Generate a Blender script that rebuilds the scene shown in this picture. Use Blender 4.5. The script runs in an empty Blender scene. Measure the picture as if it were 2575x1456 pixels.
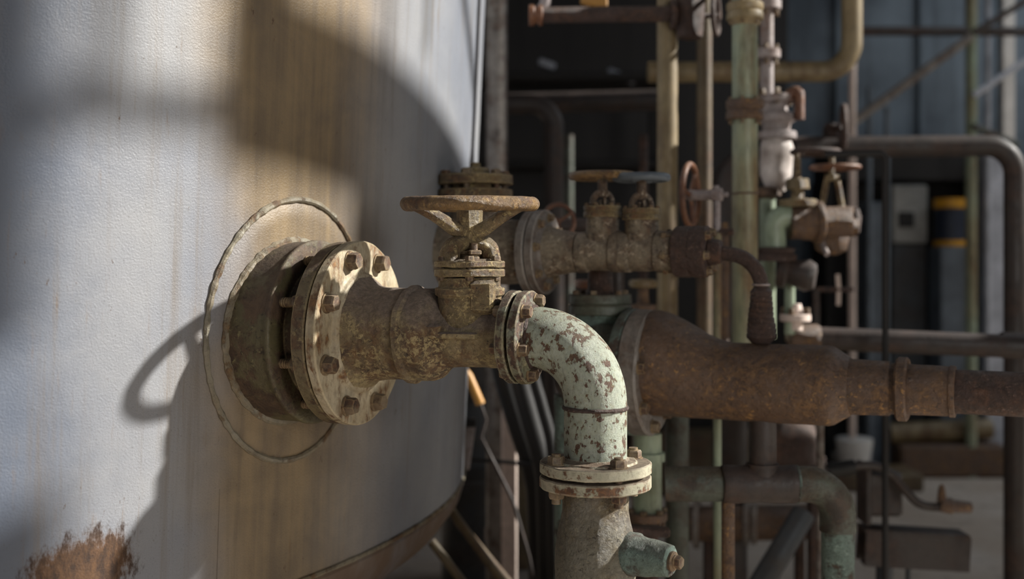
import bpy, math, random
from mathutils import Vector, Matrix, noise
random.seed(7)
C = bpy.context.scene.collection
sc = bpy.context.scene

# ---------------------------------------------------------------- camera, sky, sun, exposure
F, CX, YH, EYE = 2900.0, 1287.5, 650.0, 1.5
cam_d = bpy.data.cameras.new('camera')
cam = bpy.data.objects.new('camera', cam_d)
C.objects.link(cam)
cam.location = (0, 0, EYE)
cam.rotation_euler = (math.pi / 2, 0, 0)
cam_d.sensor_width = 36
cam_d.lens = F / 2575 * 36
cam_d.shift_y = (YH - 728) / 2575
cam_d.clip_start = 0.05
cam_d.dof.use_dof = True
cam_d.dof.focus_distance = 2.02
cam_d.dof.aperture_fstop = 2.1
sc.camera = cam

sc.view_settings.view_transform = 'Standard'
sc.view_settings.look = 'None'
sc.view_settings.gamma = 1
sc.view_settings.use_curve_mapping = False
sc.view_settings.exposure = 0.0

SUN = Vector((.862, .068, .502)).normalized()
sun_d = bpy.data.lights.new('sun', 'SUN')
sun_d.energy = 9.3
sun_d.angle = math.radians(1.4)
sun_d.color = (1, .965, .90)
sun = bpy.data.objects.new('sun', sun_d)
C.objects.link(sun)
sun.location = (6, 2, 6)
sun.rotation_euler = SUN.to_track_quat('Z', 'Y').to_euler()

sky_d = bpy.data.lights.new('skylight', 'AREA')
sky_d.shape = 'RECTANGLE'
sky_d.size, sky_d.size_y = 4.0, 2.4
sky_d.energy = 95
sky_d.color = (.86, .93, 1)
skyl = bpy.data.objects.new('skylight', sky_d)
C.objects.link(skyl)
skyl.location = (5.9, 6.7, 5.15)

fill_d = bpy.data.lights.new('front_fill', 'AREA')  # area lamp added as front fill for the camera-facing surfaces
fill_d.shape = 'RECTANGLE'
fill_d.size, fill_d.size_y = 1.3, 1.1
fill_d.energy = 53
fill_d.color = (1, .97, .93)
fill_l = bpy.data.objects.new('front_fill', fill_d)
C.objects.link(fill_l)
fill_l.location = (2.2, -1.27, 1.95)
fill_l.rotation_euler = (math.radians(90), 0, 0)

world = bpy.data.worlds.new('sky')
sc.world = world
world.use_nodes = True
wn, wl = world.node_tree.nodes, world.node_tree.links
wn.clear()
wo = wn.new('ShaderNodeOutputWorld')
wb = wn.new('ShaderNodeBackground')
wt = wn.new('ShaderNodeTexCoord')
wd = wn.new('ShaderNodeVectorMath'); wd.operation = 'DOT_PRODUCT'
wd.inputs[1].default_value = Vector((.80, -.35, .5)).normalized()
wm = wn.new('ShaderNodeMapRange'); wm.interpolation_type = 'SMOOTHSTEP'
wm.inputs['From Min'].default_value = .25
wm.inputs['From Max'].default_value = 1.0
wr = wn.new('ShaderNodeMix'); wr.data_type = 'RGBA'
wr.inputs['A'].default_value = (.032, .044, .072, 1)
wr.inputs['B'].default_value = (.065, .065, .065, 1)
wl.new(wt.outputs['Generated'], wd.inputs[0])
wl.new(wd.outputs['Value'], wm.inputs['Value'])
wl.new(wm.outputs['Result'], wr.inputs['Factor'])
wl.new(wr.outputs['Result'], wb.inputs['Color'])
wl.new(wb.outputs['Background'], wo.inputs['Surface'])
wb.inputs['Strength'].default_value = 1.0


def P(px, py, D):
    """world point seen at that place of the photograph, D metres in front of the camera"""
    return Vector(((px - CX) / F * D, D, EYE - (py - YH) / F * D))


def M(px, D):
    return px / F * D


# ---------------------------------------------------------------- materials
def lin(c):
    out = []
    for v in c:
        v /= 255
        out.append(v / 12.92 if v <= .04045 else ((v + .055) / 1.055) ** 2.4)
    return (*out, 1)


class NT:
    def __init__(s, name):
        s.m = bpy.data.materials.new(name)
        s.m.use_nodes = True
        s.n, s.l = s.m.node_tree.nodes, s.m.node_tree.links
        s.n.clear()
        s.out = s.n.new('ShaderNodeOutputMaterial')
        s.b = s.n.new('ShaderNodeBsdfPrincipled')
        s.l.new(s.b.outputs[0], s.out.inputs[0])
        s.tc = s.n.new('ShaderNodeTexCoord')

    def link(s, a, b):
        s.l.new(a, b)

    def mapping(s, src, scale=(1, 1, 1), loc=(0, 0, 0)):
        k = s.n.new('ShaderNodeMapping')
        k.inputs['Scale'].default_value = scale
        k.inputs['Location'].default_value = loc
        s.link(src, k.inputs['Vector'])
        return k.outputs[0]

    def noise(s, vec, scale, detail=5, rough=.6, dist=0):
        k = s.n.new('ShaderNodeTexNoise')
        k.inputs['Scale'].default_value = scale
        k.inputs['Detail'].default_value = detail
        k.inputs['Roughness'].default_value = rough
        k.inputs['Distortion'].default_value = dist
        s.link(vec, k.inputs['Vector'])
        return k.outputs['Fac']

    def step(s, v, a, b, smooth=True):
        k = s.n.new('ShaderNodeMapRange')
        k.interpolation_type = 'SMOOTHSTEP' if smooth else 'LINEAR'
        k.inputs['From Min'].default_value = a
        k.inputs['From Max'].default_value = b
        s.link(v, k.inputs['Value'])
        return k.outputs['Result']

    def math(s, op, a, b=None):
        k = s.n.new('ShaderNodeMath')
        k.operation = op
        for i, v in enumerate((a, b)):
            if v is None:
                continue
            if isinstance(v, (int, float)):
                k.inputs[i].default_value = v
            else:
                s.link(v, k.inputs[i])
        return k.outputs[0]

    def mix(s, f, a, b, mode='MIX'):
        k = s.n.new('ShaderNodeMix')
        k.data_type = 'RGBA'
        k.blend_type = mode
        for nm, v in (('Factor', f), ('A', a), ('B', b)):
            i = k.inputs[nm]
            if isinstance(v, (int, float)):
                i.default_value = v
            elif isinstance(v, tuple):
                i.default_value = v
            else:
                s.link(v, i)
        return k.outputs['Result']

    def bump(s, h, strength, dist, prev=None):
        k = s.n.new('ShaderNodeBump')
        k.inputs['Strength'].default_value = strength
        k.inputs['Distance'].default_value = dist
        s.link(h, k.inputs['Height'])
        if prev is not None:
            s.link(prev, k.inputs['Normal'])
        return k.outputs[0]


def metal(name, paint, paint2, rust, rust2, cover=.5, scale=14, bump=.5, rough=.55, dust=0, dustc=(112, 98, 82),
          fine=90, soft=.05, spec=.5, metallic=0, streak=1.0, grime=.35, grimec=(38, 30, 24), flake=None, flake_scale=110, flake_cut=.55, wear=None, clus=.55, dlo=.25, dhi=.85):
    """paint over rust over iron: chips, stains, grime and settled dust"""
    t = NT(name)
    info = t.n.new('ShaderNodeObjectInfo')
    off = t.n.new('ShaderNodeVectorMath'); off.operation = 'ADD'
    t.link(t.tc.outputs['Object'], off.inputs[0])
    off.inputs[1].default_value = (random.random() * 9, random.random() * 9, random.random() * 9)
    v = off.outputs[0]
    vs = t.mapping(v, (1, 1, streak))
    n1 = t.noise(vs, scale, 9, .68, .25)
    n2 = t.noise(v, scale * .35, 4, .55)
    n3 = t.noise(vs, fine, 5, .7)
    n4 = t.noise(v, scale * 2.3, 6, .7, .6)
    pc = t.mix(t.step(n2, .35, .65), lin(paint), lin(paint2))
    pc = t.mix(t.step(n3, .42, .8), pc, lin(tuple(c * .72 for c in paint)))
    rc = t.mix(t.step(n4, .36, .64), lin(rust2), lin(rust))
    comb = t.math('ADD', n1, t.math('MULTIPLY', t.math('SUBTRACT', n2, .5), clus))
    thr = .5 + (.5 - cover) * .62
    mask = t.step(comb, thr - soft, thr + soft)
    col = t.mix(mask, pc, rc)
    fm = None
    if flake:
        fn = t.noise(v, flake_scale, 6, .72, .5)
        fm = t.math('MULTIPLY', t.step(fn, flake_cut - .02, flake_cut + .07), t.step(t.noise(v, flake_scale * .16, 4, .6), .40, .56))
        col = t.mix(t.math('MULTIPLY', fm, .85), col, lin(flake))
        pits = t.step(t.noise(v, flake_scale * 1.4, 4, .6, .8), .60, .66)
        col = t.mix(t.math('MULTIPLY', pits, .7), col, lin((34, 26, 20)))
    g = t.math('MULTIPLY', t.step(t.noise(v, scale * .8, 8, .7, .4), .48, .72), grime)
    col = t.mix(g, col, lin(grimec))
    if dust:
        geo = t.n.new('ShaderNodeNewGeometry')
        sp = t.n.new('ShaderNodeSeparateXYZ')
        t.link(geo.outputs['Normal'], sp.inputs[0])
        up = t.math('ADD', sp.outputs['Z'], t.math('MULTIPLY', t.math('SUBTRACT', n1, .5), .9))
        dm = t.math('MULTIPLY', t.step(up, dlo, dhi), dust)
        dc = t.mix(t.step(n3, .35, .65), lin(dustc), lin(tuple(c * .8 for c in dustc)))
        col = t.mix(dm, col, dc)
    wm = None
    if wear:                                  # paint rubbed off along the edges
        bv = t.n.new('ShaderNodeBevel'); bv.samples = 4
        bv.inputs['Radius'].default_value = .0035
        gn = t.n.new('ShaderNodeNewGeometry')
        dp = t.n.new('ShaderNodeVectorMath'); dp.operation = 'DOT_PRODUCT'
        t.link(bv.outputs[0], dp.inputs[0]); t.link(gn.outputs['Normal'], dp.inputs[1])
        wm = t.math('MULTIPLY', t.math('SUBTRACT', 1, t.step(dp.outputs['Value'], .90, .985)), t.step(n3, .36, .55))
        col = t.mix(t.math('MULTIPLY', wm, .8), col, lin(wear))
    t.link(col, t.b.inputs['Base Color'])
    ro = t.math('ADD', rough, t.math('MULTIPLY', mask, .22))
    ro = t.math('ADD', ro, t.math('MULTIPLY', t.math('SUBTRACT', n3, .5), .3))
    if dust:
        ro = t.math('ADD', ro, t.math('MULTIPLY', dm, .35))
    t.link(ro, t.b.inputs['Roughness'])
    t.b.inputs['Specular IOR Level'].default_value = spec
    t.b.inputs['Metallic'].default_value = metallic
    h = t.math('ADD', t.math('MULTIPLY', mask, -.45), t.math('ADD', t.math('MULTIPLY', n4, 1.0), t.math('MULTIPLY', n3, .55)))
    if fm is not None:
        h = t.math('ADD', h, t.math('MULTIPLY', fn, 1.4))
    t.link(t.bump(h, bump, .004), t.b.inputs['Normal'])
    return t.m


def plain(name, c, rough=.6, var=.25, scale=6, bump=.15, metallic=0):
    t = NT(name)
    v = t.tc.outputs['Object']
    n = t.noise(v, scale, 6, .62)
    n2 = t.noise(v, scale * 9, 4, .6)
    col = t.mix(t.step(n, .3, .7), lin(tuple(x * (1 - var) for x in c)), lin(c))
    col = t.mix(t.math('MULTIPLY', t.step(n2, .45, .75), .35), col, lin(tuple(x * .6 for x in c)))
    t.link(col, t.b.inputs['Base Color'])
    t.b.inputs['Roughness'].default_value = rough
    t.b.inputs['Metallic'].default_value = metallic
    t.link(t.bump(n2, bump, .004), t.b.inputs['Normal'])
    return t.m


TXC, TYC = -2.365, 3.335


def tank_R(z):
    return 2.25 + .046 * (z - 1.45)


def tank_phi(px, py=650):
    k = (px - CX) / F
    R = 2.25
    D = 2
    for _ in range(8):
        a = 1 + k * k; b = -2 * (k * TXC + TYC); c = TXC ** 2 + TYC ** 2 - R * R
        D = (-b - math.sqrt(max(b * b - 4 * a * c, 0))) / (2 * a)
        z = EYE - (py - YH) / F * D
        R = tank_R(z)
    return math.atan2(k * D - TXC, TYC - D), z


def tank_mat(name, head=False):
    t = NT(name)
    sp = t.n.new('ShaderNodeSeparateXYZ')
    t.link(t.tc.outputs['Object'], sp.inputs[0])
    ang = t.math('ARCTAN2', sp.outputs['X'], t.math('MULTIPLY', sp.outputs['Y'], -1))
    u = t.math('MULTIPLY', ang, 2.25)
    cb = t.n.new('ShaderNodeCombineXYZ')
    t.link(u, cb.inputs[0]); t.link(sp.outputs['Z'], cb.inputs[1])
    v = cb.outputs[0]
    big = t.noise(v, 1.7, 5, .55)
    mid = t.noise(v, 7, 7, .65, .3)
    st = t.noise(t.mapping(v, (26, 1.1, 1)), 1, 7, .62)
    st2 = t.noise(t.mapping(v, (75, 4.5, 1), (3, 1, 0)), 1, 6, .68)
    orange = t.noise(v, 260, 3, .55)
    speck = t.noise(v, 240, 4, .6)
    spk2 = t.noise(t.mapping(v, (1.0, .45, 1)), 60, 6, .7)
    base = t.mix(t.step(big, .32, .68), lin((113, 117, 126)), lin((136, 137, 139)))
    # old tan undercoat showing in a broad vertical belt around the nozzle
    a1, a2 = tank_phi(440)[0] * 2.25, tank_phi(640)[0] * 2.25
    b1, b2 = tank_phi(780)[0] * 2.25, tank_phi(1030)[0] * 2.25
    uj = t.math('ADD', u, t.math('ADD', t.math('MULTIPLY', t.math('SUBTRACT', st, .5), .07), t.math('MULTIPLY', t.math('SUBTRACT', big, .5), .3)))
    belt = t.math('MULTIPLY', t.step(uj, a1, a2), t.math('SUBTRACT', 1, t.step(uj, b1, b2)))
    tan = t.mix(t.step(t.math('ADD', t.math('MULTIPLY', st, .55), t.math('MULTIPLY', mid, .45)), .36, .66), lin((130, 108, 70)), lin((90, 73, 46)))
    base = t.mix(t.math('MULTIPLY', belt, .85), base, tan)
    # blue-grey paint tint towards one side, with light falloff put into the colour
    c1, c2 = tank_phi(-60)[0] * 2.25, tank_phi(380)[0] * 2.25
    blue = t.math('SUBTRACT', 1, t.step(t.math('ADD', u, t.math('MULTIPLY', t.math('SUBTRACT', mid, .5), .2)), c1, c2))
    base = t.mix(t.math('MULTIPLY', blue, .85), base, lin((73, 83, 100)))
    # run marks
    base = t.mix(t.math('MULTIPLY', t.step(st, .5, .74), .5), base, lin((100, 86, 66)))
    base = t.mix(t.math('MULTIPLY', t.step(st2, .56, .76), t.math('MULTIPLY', t.step(mid, .4, .65), .8)), base, lin((104, 80, 48)))
    # chips and specks
    base = t.mix(t.math('MULTIPLY', t.step(spk2, .63, .70), t.step(mid, .42, .6)), base, lin((70, 50, 32)))
    base = t.mix(t.math('MULTIPLY', t.step(speck, .60, .72), .6), base, lin((84, 82, 82)))
    # rust bloom near the foot
    pu, pz = tank_phi(215, 1440)
    du = t.math('MULTIPLY', t.math('SUBTRACT', u, pu * 2.25), 1 / .10)
    dz = t.math('MULTIPLY', t.math('SUBTRACT', sp.outputs['Z'], pz), 1 / .065)
    dd = t.math('SQRT', t.math('ADD', t.math('MULTIPLY', du, du), t.math('MULTIPLY', dz, dz)))
    rr = t.math('SUBTRACT', t.math('ADD', dd, t.math('MULTIPLY', t.math('SUBTRACT', spk2, .5), 1.7)), t.math('MULTIPLY', t.math('SUBTRACT', mid, .5), 1.1))
    rm = t.math('SUBTRACT', 1, t.step(rr, .72, 1.12))
    rcol = t.mix(t.step(spk2, .35, .65), lin((50, 36, 28)), lin((92, 66, 44)))
    base = t.mix(rm, base, rcol)
    if head:
        base = t.mix(t.step(mid, .15, .6), base, lin((94, 77, 63)))
    t.link(base, t.b.inputs['Base Color'])
    ro = t.math('ADD', .5, t.math('MULTIPLY', t.math('SUBTRACT', mid, .5), .4))
    t.link(t.math('ADD', ro, t.math('MULTIPLY', rm, .3)), t.b.inputs['Roughness'])
    t.b.inputs['Specular IOR Level'].default_value = .45
    h = t.math('ADD', t.math('MULTIPLY', orange, .8), t.math('MULTIPLY', spk2, .5))
    n = t.bump(h, .4, .003)
    t.link(t.bump(mid, .25, .006, n), t.b.inputs['Normal'])
    return t.m


MT = {}
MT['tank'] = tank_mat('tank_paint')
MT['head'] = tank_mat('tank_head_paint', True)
MT['bead'] = metal('weld_bead', (128, 122, 106), (116, 102, 78), (116, 92, 62), (82, 62, 44), .4, 18, .7, .42)
MT['neck'] = metal('nozzle_paint', (96, 90, 62), (84, 76, 54), (88, 70, 52), (58, 44, 34), .5, 11, .45, .45, .6, (92, 80, 68), flake=(128, 120, 84), flake_scale=60, flake_cut=.6, wear=(168, 152, 110))
MT['rim'] = metal('flange_rim', (112, 100, 72), (98, 84, 62), (96, 74, 52), (58, 42, 32), .5, 16, .5, .45, .5, (98, 84, 70), flake=(140, 124, 88), flake_scale=90, flake_cut=.58, wear=(176, 158, 114))
MT['face'] = metal('flange_face', (182, 170, 144), (160, 144, 114), (128, 92, 54), (84, 60, 42), .36, 46, .5, .45, .35, (112, 100, 88), soft=.08, grime=.55, grimec=(104, 80, 52), streak=.45, wear=(196, 182, 146))
MT['cast'] = metal('cast_valve', (168, 150, 110), (136, 120, 90), (120, 90, 58), (74, 58, 46), .44, 16, 1.0, .34, .98, (138, 122, 108), fine=130, soft=.12, spec=.65, flake=(182, 164, 118), flake_scale=105, flake_cut=.5, dlo=.02, dhi=.62)
MT['bonnet'] = metal('bonnet_iron', (136, 118, 82), (112, 98, 74), (118, 84, 50), (62, 48, 38), .48, 20, .95, .32, .45, (108, 96, 80), fine=140, soft=.12, spec=.7, flake=(186, 166, 116), flake_scale=120, flake_cut=.54, wear=(192, 172, 124))
MT['ochre'] = metal('wheel_ochre', (136, 106, 62), (112, 86, 50), (94, 62, 38), (58, 40, 28), .46, 24, .8, .32, .2, (110, 90, 70), fine=120, soft=.1, spec=.65, flake=(164, 132, 80), flake_scale=110, flake_cut=.55)
MT['bolt'] = metal('bolt_iron', (122, 106, 84), (104, 88, 70), (98, 68, 46), (54, 40, 32), .5, 40, .4, .45, .45, (112, 98, 84), soft=.12, wear=(158, 136, 100))
MT['green'] = metal('green_paint', (162, 168, 153), (148, 157, 139), (96, 68, 48), (64, 44, 36), .33, 170, .5, .4, .3, (112, 102, 84), fine=190, soft=.03, spec=.5, streak=.5, grime=.45, grimec=(126, 118, 72), clus=1.3)
MT['greenflange'] = metal('green_flange', (178, 172, 150), (156, 156, 134), (120, 84, 54), (78, 56, 42), .42, 44, .5, .46, .9, (120, 104, 88), soft=.04, grime=.3, grimec=(92, 70, 50), wear=(200, 192, 166))
MT['elbowflange'] = metal('elbow_flange', (124, 114, 82), (122, 128, 112), (84, 60, 44), (54, 42, 36), .5, 34, .5, .42, .45, (104, 90, 76), soft=.06, flake=(168, 156, 116), flake_scale=110, flake_cut=.58, wear=(190, 182, 150))
MT['strainer'] = metal('strainer_cast', (120, 116, 100), (130, 126, 120), (112, 92, 50), (68, 56, 42), .44, 9, 1.0, .42, .15, (110, 98, 84), fine=110, soft=.14, spec=.6, grime=.25, flake=(146, 138, 116), flake_scale=110, flake_cut=.54)
MT['teal'] = metal('teal_paint', (116, 136, 126), (100, 120, 114), (86, 72, 60), (60, 50, 44), .42, 20, .9, .4, .6, (102, 92, 82), fine=120, soft=.06, flake=(140, 160, 150), flake_scale=110, flake_cut=.56)
MT['rust'] = metal('rusty_brown', (100, 76, 58), (86, 66, 54), (124, 92, 58), (68, 50, 40), .45, 22, .7, .38, .4, (92, 74, 62), fine=80, soft=.14, spec=.6, flake=(168, 126, 70), flake_scale=85, flake_cut=.58)
MT['rustdark'] = metal('dark_rust', (76, 58, 52), (66, 52, 48), (98, 70, 54), (48, 36, 32), .48, 16, .9, .46, .35, (104, 90, 82), fine=110, soft=.12, flake=(128, 104, 92), flake_scale=130, flake_cut=.58)
MT['orange'] = metal('orange_wheel', (124, 82, 56), (106, 70, 50), (98, 62, 44), (72, 46, 36), .42, 26, .4, .42, .25, (150, 122, 100), soft=.12)
MT['iron'] = metal('grey_brown_iron', (146, 134, 114), (126, 114, 94), (102, 80, 60), (66, 54, 46), .44, 18, .8, .36, .5, (146, 130, 114), soft=.12, spec=.65, flake=(186, 172, 150), flake_scale=95, flake_cut=.55)
MT['ironflange'] = metal('grey_flange', (126, 120, 114), (110, 104, 98), (96, 78, 66), (60, 52, 48), .42, 22, .4, .38, .5, (138, 126, 116), soft=.12, spec=.6, wear=(176, 170, 162))
MT['palegreen'] = metal('pale_green_pipe', (142, 156, 134), (150, 150, 120), (116, 94, 62), (88, 68, 48), .34, 7, .2, .45, 0, soft=.14, streak=.22, grime=.35, grimec=(84, 78, 54))
MT['tanpipe'] = metal('tan_pipe', (140, 124, 92), (120, 104, 74), (104, 82, 54), (76, 58, 42), .44, 9, .25, .48, 0, soft=.14, streak=.25)
MT['brownpipe'] = metal('brown_pipe', (104, 88, 62), (88, 78, 54), (90, 66, 44), (60, 46, 34), .46, 8, .25, .48, 0, soft=.14, streak=.3)
MT['olive'] = metal('olive_pipe', (86, 92, 80), (70, 78, 72), (74, 60, 48), (50, 44, 38), .45, 12, .5, .42, .6, (96, 84, 68), soft=.1)
MT['darkpipe'] = metal('dark_pipe', (54, 46, 43), (48, 44, 42), (68, 52, 44), (40, 32, 30), .45, 8, .25, .48, .3, (84, 72, 68), soft=.14)
MT['black'] = plain('black_iron', (24, 22, 22), .7, .3)
MT['lilac'] = metal('grey_lilac', (160, 150, 150), (142, 132, 128), (124, 98, 86), (90, 70, 62), .36, 12, .3, .48, .2, (160, 146, 138), soft=.12)
MT['lagging'] = metal('white_lagging', (232, 222, 216), (190, 180, 174), (148, 126, 114), (112, 96, 86), .3, 9, .6, .65, 0, soft=.2)
MT['palesteel'] = plain('pale_steel', (186, 190, 200), .5, .2)
MT['bluesteel'] = plain('blue_grey_steel', (104, 114, 124), .55, .2)
MT['drum'] = metal('blue_black_drum', (58, 66, 74), (50, 56, 62), (70, 62, 56), (44, 40, 38), .35, 5, .2, .48, .3, (96, 90, 84), soft=.2)
MT['navy'] = plain('navy_paint', (28, 38, 58), .5, .2)
MT['yellow'] = plain('yellow_paint', (212, 154, 30), .5, .2)
MT['amber'] = plain('amber_plastic', (190, 138, 62), .45, .1)
MT['white'] = plain('white_plastic', (218, 214, 208), .5, .1)
MT['greyenamel'] = plain('grey_enamel', (150, 150, 146), .5, .15)
MT['cream'] = plain('cream_card', (228, 208, 196), .7, .15)
MT['rubber'] = plain('black_rubber', (22, 21, 21), .6, .2)


def floor_mat():
    t = NT('concrete_floor')
    v = t.tc.outputs['Object']
    a = t.noise(v, .9, 7, .65); b = t.noise(v, 7, 6, .7); c = t.noise(v, 60, 4, .6)
    col = t.mix(t.step(a, .35, .65), lin((166, 150, 134)), lin((188, 177, 166)))
    col = t.mix(t.math('MULTIPLY', t.step(b, .52, .7), .6), col, lin((112, 98, 84)))
    col = t.mix(t.math('MULTIPLY', t.step(c, .5, .75), .4), col, lin((124, 114, 104)))
    t.link(col, t.b.inputs['Base Color'])
    t.b.inputs['Roughness'].default_value = .75
    t.link(t.bump(b, .3, .01), t.b.inputs['Normal'])
    return t.m


def clad_mat(name, c1, c2):
    t = NT(name)
    v = t.tc.outputs['Object']
    a = t.noise(v, .8, 5, .6); w = t.noise(t.mapping(v, (6, 6, .5)), 1, 5, .6)
    col = t.mix(t.step(a, .35, .65), lin(c1), lin(c2))
    col = t.mix(t.math('MULTIPLY', t.step(w, .45, .7), .6), col, lin(tuple(x * .6 for x in c1)))
    t.link(col, t.b.inputs['Base Color'])
    t.b.inputs['Roughness'].default_value = .6
    return t.m


MT['floor'] = floor_mat()
MT['wall'] = clad_mat('dark_wall', (26, 24, 24), (34, 32, 32))
MT['clad'] = clad_mat('blue_grey_cladding', (62, 73, 84), (112, 126, 138))


# ---------------------------------------------------------------- mesh building
def basis(axis):
    a = Vector(axis).normalized()
    r = Vector((0, 0, 1)) if abs(a.z) < .9 else Vector((0, 1, 0))
    u = r.cross(a).normalized()
    return a, u, a.cross(u).normalized()


def bend(pts, r, n=10):
    """polyline with its corners rounded"""
    out = [Vector(pts[0])]
    for i in range(1, len(pts) - 1):
        p0, p, p1 = Vector(pts[i - 1]), Vector(pts[i]), Vector(pts[i + 1])
        d0, d1 = (p0 - p).normalized(), (p1 - p).normalized()
        ang = d0.angle(d1)
        if ang > 3.1:
            out.append(p); continue
        rr = r[i - 1] if isinstance(r, (list, tuple)) else r
        L = min(rr / math.tan(ang / 2), (p0 - p).length * .95, (p1 - p).length * .95)
        rr = L * math.tan(ang / 2)
        c = p + (d0 + d1).normalized() * (rr / math.sin(ang / 2))
        a, b = p + d0 * L - c, p + d1 * L - c
        tot = a.angle(b)
        ax = a.cross(b).normalized()
        for k in range(n + 1):
            out.append(c + Matrix.Rotation(tot * k / n, 3, ax) @ a)
    out.append(Vector(pts[-1]))
    return out


class MB:
    def __init__(s):
        s.v, s.f = [], []

    def _rings(s, rings, closed=False, cap=True):
        b = len(s.v); n = len(rings[0])
        for r in rings:
            s.v += r
        m = len(rings)
        for i in range(m if closed else m - 1):
            j = (i + 1) % m
            for k in range(n):
                l = (k + 1) % n
                s.f.append((b + i * n + k, b + i * n + l, b + j * n + l, b + j * n + k))
        if cap and not closed:
            s.f.append(tuple(b + k for k in reversed(range(n))))
            s.f.append(tuple(b + (m - 1) * n + k for k in range(n)))
        return s

    def lathe(s, o, axis, prof, n=40, cham=0, dense=0, sx=1.0, cap=True):
        """prof: (distance along the axis, radius); cham bevels the corners"""
        a, u, v = basis(axis)
        o = Vector(o)
        pr = [Vector((p[0], p[1])) for p in prof]
        if cham:
            q = [pr[0]]
            for i in range(1, len(pr) - 1):
                d0, d1 = pr[i - 1] - pr[i], pr[i + 1] - pr[i]
                if d0.length < 1e-6 or d1.length < 1e-6 or d0.angle(d1) > 2.5:
                    q.append(pr[i]); continue
                q.append(pr[i] + d0.normalized() * min(cham, d0.length * .45))
                q.append(pr[i] + d1.normalized() * min(cham, d1.length * .45))
            q.append(pr[-1]); pr = q
        if dense:
            q = []
            for i in range(len(pr) - 1):
                m = max(1, int((pr[i + 1] - pr[i]).length / dense))
                q += [pr[i].lerp(pr[i + 1], k / m) for k in range(m)]
            pr = q + [pr[-1]]
        rings = [[o + a * p.x + (u * (math.cos(2 * math.pi * k / n) * sx) + v * math.sin(2 * math.pi * k / n)) * max(p.y, 1e-5)
                  for k in range(n)] for p in pr]
        return s._rings(rings, cap=cap)

    def cyl(s, a, b, r, n=24, r2=None):
        a, b = Vector(a), Vector(b)
        L = (b - a).length
        return s.lathe(a, b - a, [(0, r), (L, r if r2 is None else r2)], n)

    def disc(s, o, axis, t0, t1, r, n=48, cham=.002, hole=0):
        return s.lathe(o, axis, [(t0, 0), (t0, r), (t1, r), (t1, 0)], n, cham)

    def sweep(s, pts, r, n=18, closed=False, cap=True, flat=1.0, up=None):
        pts = [Vector(p) for p in pts]
        m = len(pts)
        tan = []
        for i in range(m):
            if closed:
                d = pts[(i + 1) % m] - pts[i - 1]
            else:
                d = pts[min(i + 1, m - 1)] - pts[max(i - 1, 0)]
            tan.append(d.normalized())
        a, u, w = basis(tan[0])
        if up is not None:
            u = (Vector(up) - tan[0] * tan[0].dot(Vector(up))).normalized(); w = tan[0].cross(u)
        rings = []
        for i in range(m):
            if i:
                q = tan[i - 1].rotation_difference(tan[i])
                u = (q @ u); u = (u - tan[i] * u.dot(tan[i])).normalized(); w = tan[i].cross(u)
            rr = r[i] if isinstance(r, (list, tuple)) else r
            rings.append([pts[i] + (u * math.cos(2 * math.pi * k / n) + w * math.sin(2 * math.pi * k / n) * flat) * rr for k in range(n)])
        return s._rings(rings, closed, cap)

    def torus(s, c, axis, R, r, n=64, m=16, squash=1.0):
        a, u, v = basis(axis)
        c = Vector(c)
        rings = []
        for i in range(n):
            t = 2 * math.pi * i / n
            d = u * math.cos(t) + v * math.sin(t)
            rings.append([c + d * (R + r * math.cos(2 * math.pi * k / m)) + a * (r * squash * math.sin(2 * math.pi * k / m)) for k in range(m)])
        return s._rings(rings, True)

    def hexa(s, o, axis, r, h, turn=0.0, dome=.25):
        a, u, v = basis(axis)
        o = Vector(o)
        rings = []
        for z, k in ((0, 1), (h * (1 - dome), 1), (h, .86)):
            rings.append([o + a * z + (u * math.cos(turn + math.pi / 3 * i) + v * math.sin(turn + math.pi / 3 * i)) * r * k for i in range(6)])
        return s._rings(rings)

    def box(s, c, size, rot=None, bev=0):
        c = Vector(c)
        x, y, z = [q / 2 for q in size]
        b = min(bev, x * .4, y * .4, z * .4)
        R = rot if rot is not None else Matrix.Identity(3)
        if b <= 0:
            rings = [[c + R @ Vector(p) for p in ((-x, -y, k), (x, -y, k), (x, y, k), (-x, y, k))] for k in (-z, z)]
            return s._rings(rings)
        rings = []
        for k, i in ((-z, b), (-z + b, 0), (z - b, 0), (z, b)):
            X, Y = x - i, y - i
            pts = [(-X + b, -Y), (X - b, -Y), (X, -Y + b), (X, Y - b), (X - b, Y), (-X + b, Y), (-X, Y - b), (-X, -Y + b)]
            rings.append([c + R @ Vector((p[0], p[1], k)) for p in pts])
        return s._rings(rings)

    def jitter(s, amp, scale):
        for i, p in enumerate(s.v):
            s.v[i] = p + Vector(noise.noise_vector(p * scale)) * amp + Vector(noise.noise_vector(p * scale * 2.7)) * amp * .45
        return s

    def build(s, name, mat, parent=None, label=None, loc=None, ang=38):
        if loc is None:
            loc = LOC.get(parent.name) if parent else None
        if loc is None:
            xs, ys, zs = zip(*[(p.x, p.y, p.z) for p in s.v])
            loc = Vector(((min(xs) + max(xs)) / 2, (min(ys) + max(ys)) / 2, min(zs)))
        me = bpy.data.meshes.new(name)
        me.from_pydata([tuple(p - loc) for p in s.v], [], s.f)
        me.update()
        me.shade_smooth()
        me.set_sharp_from_angle(angle=math.radians(ang))
        me.materials.append(MT[mat] if isinstance(mat, str) else mat)
        o = bpy.data.objects.new(name, me)
        C.objects.link(o)
        if parent:
            o.parent = parent
            LOC[o.name] = loc
        else:
            o.location = loc
        if label:
            o['label'] = label
        return o


LOC = {}


def tag(o, label, cat, group=None):
    o['label'] = label; o['category'] = cat
    if group:
        o['group'] = group
    return o


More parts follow.
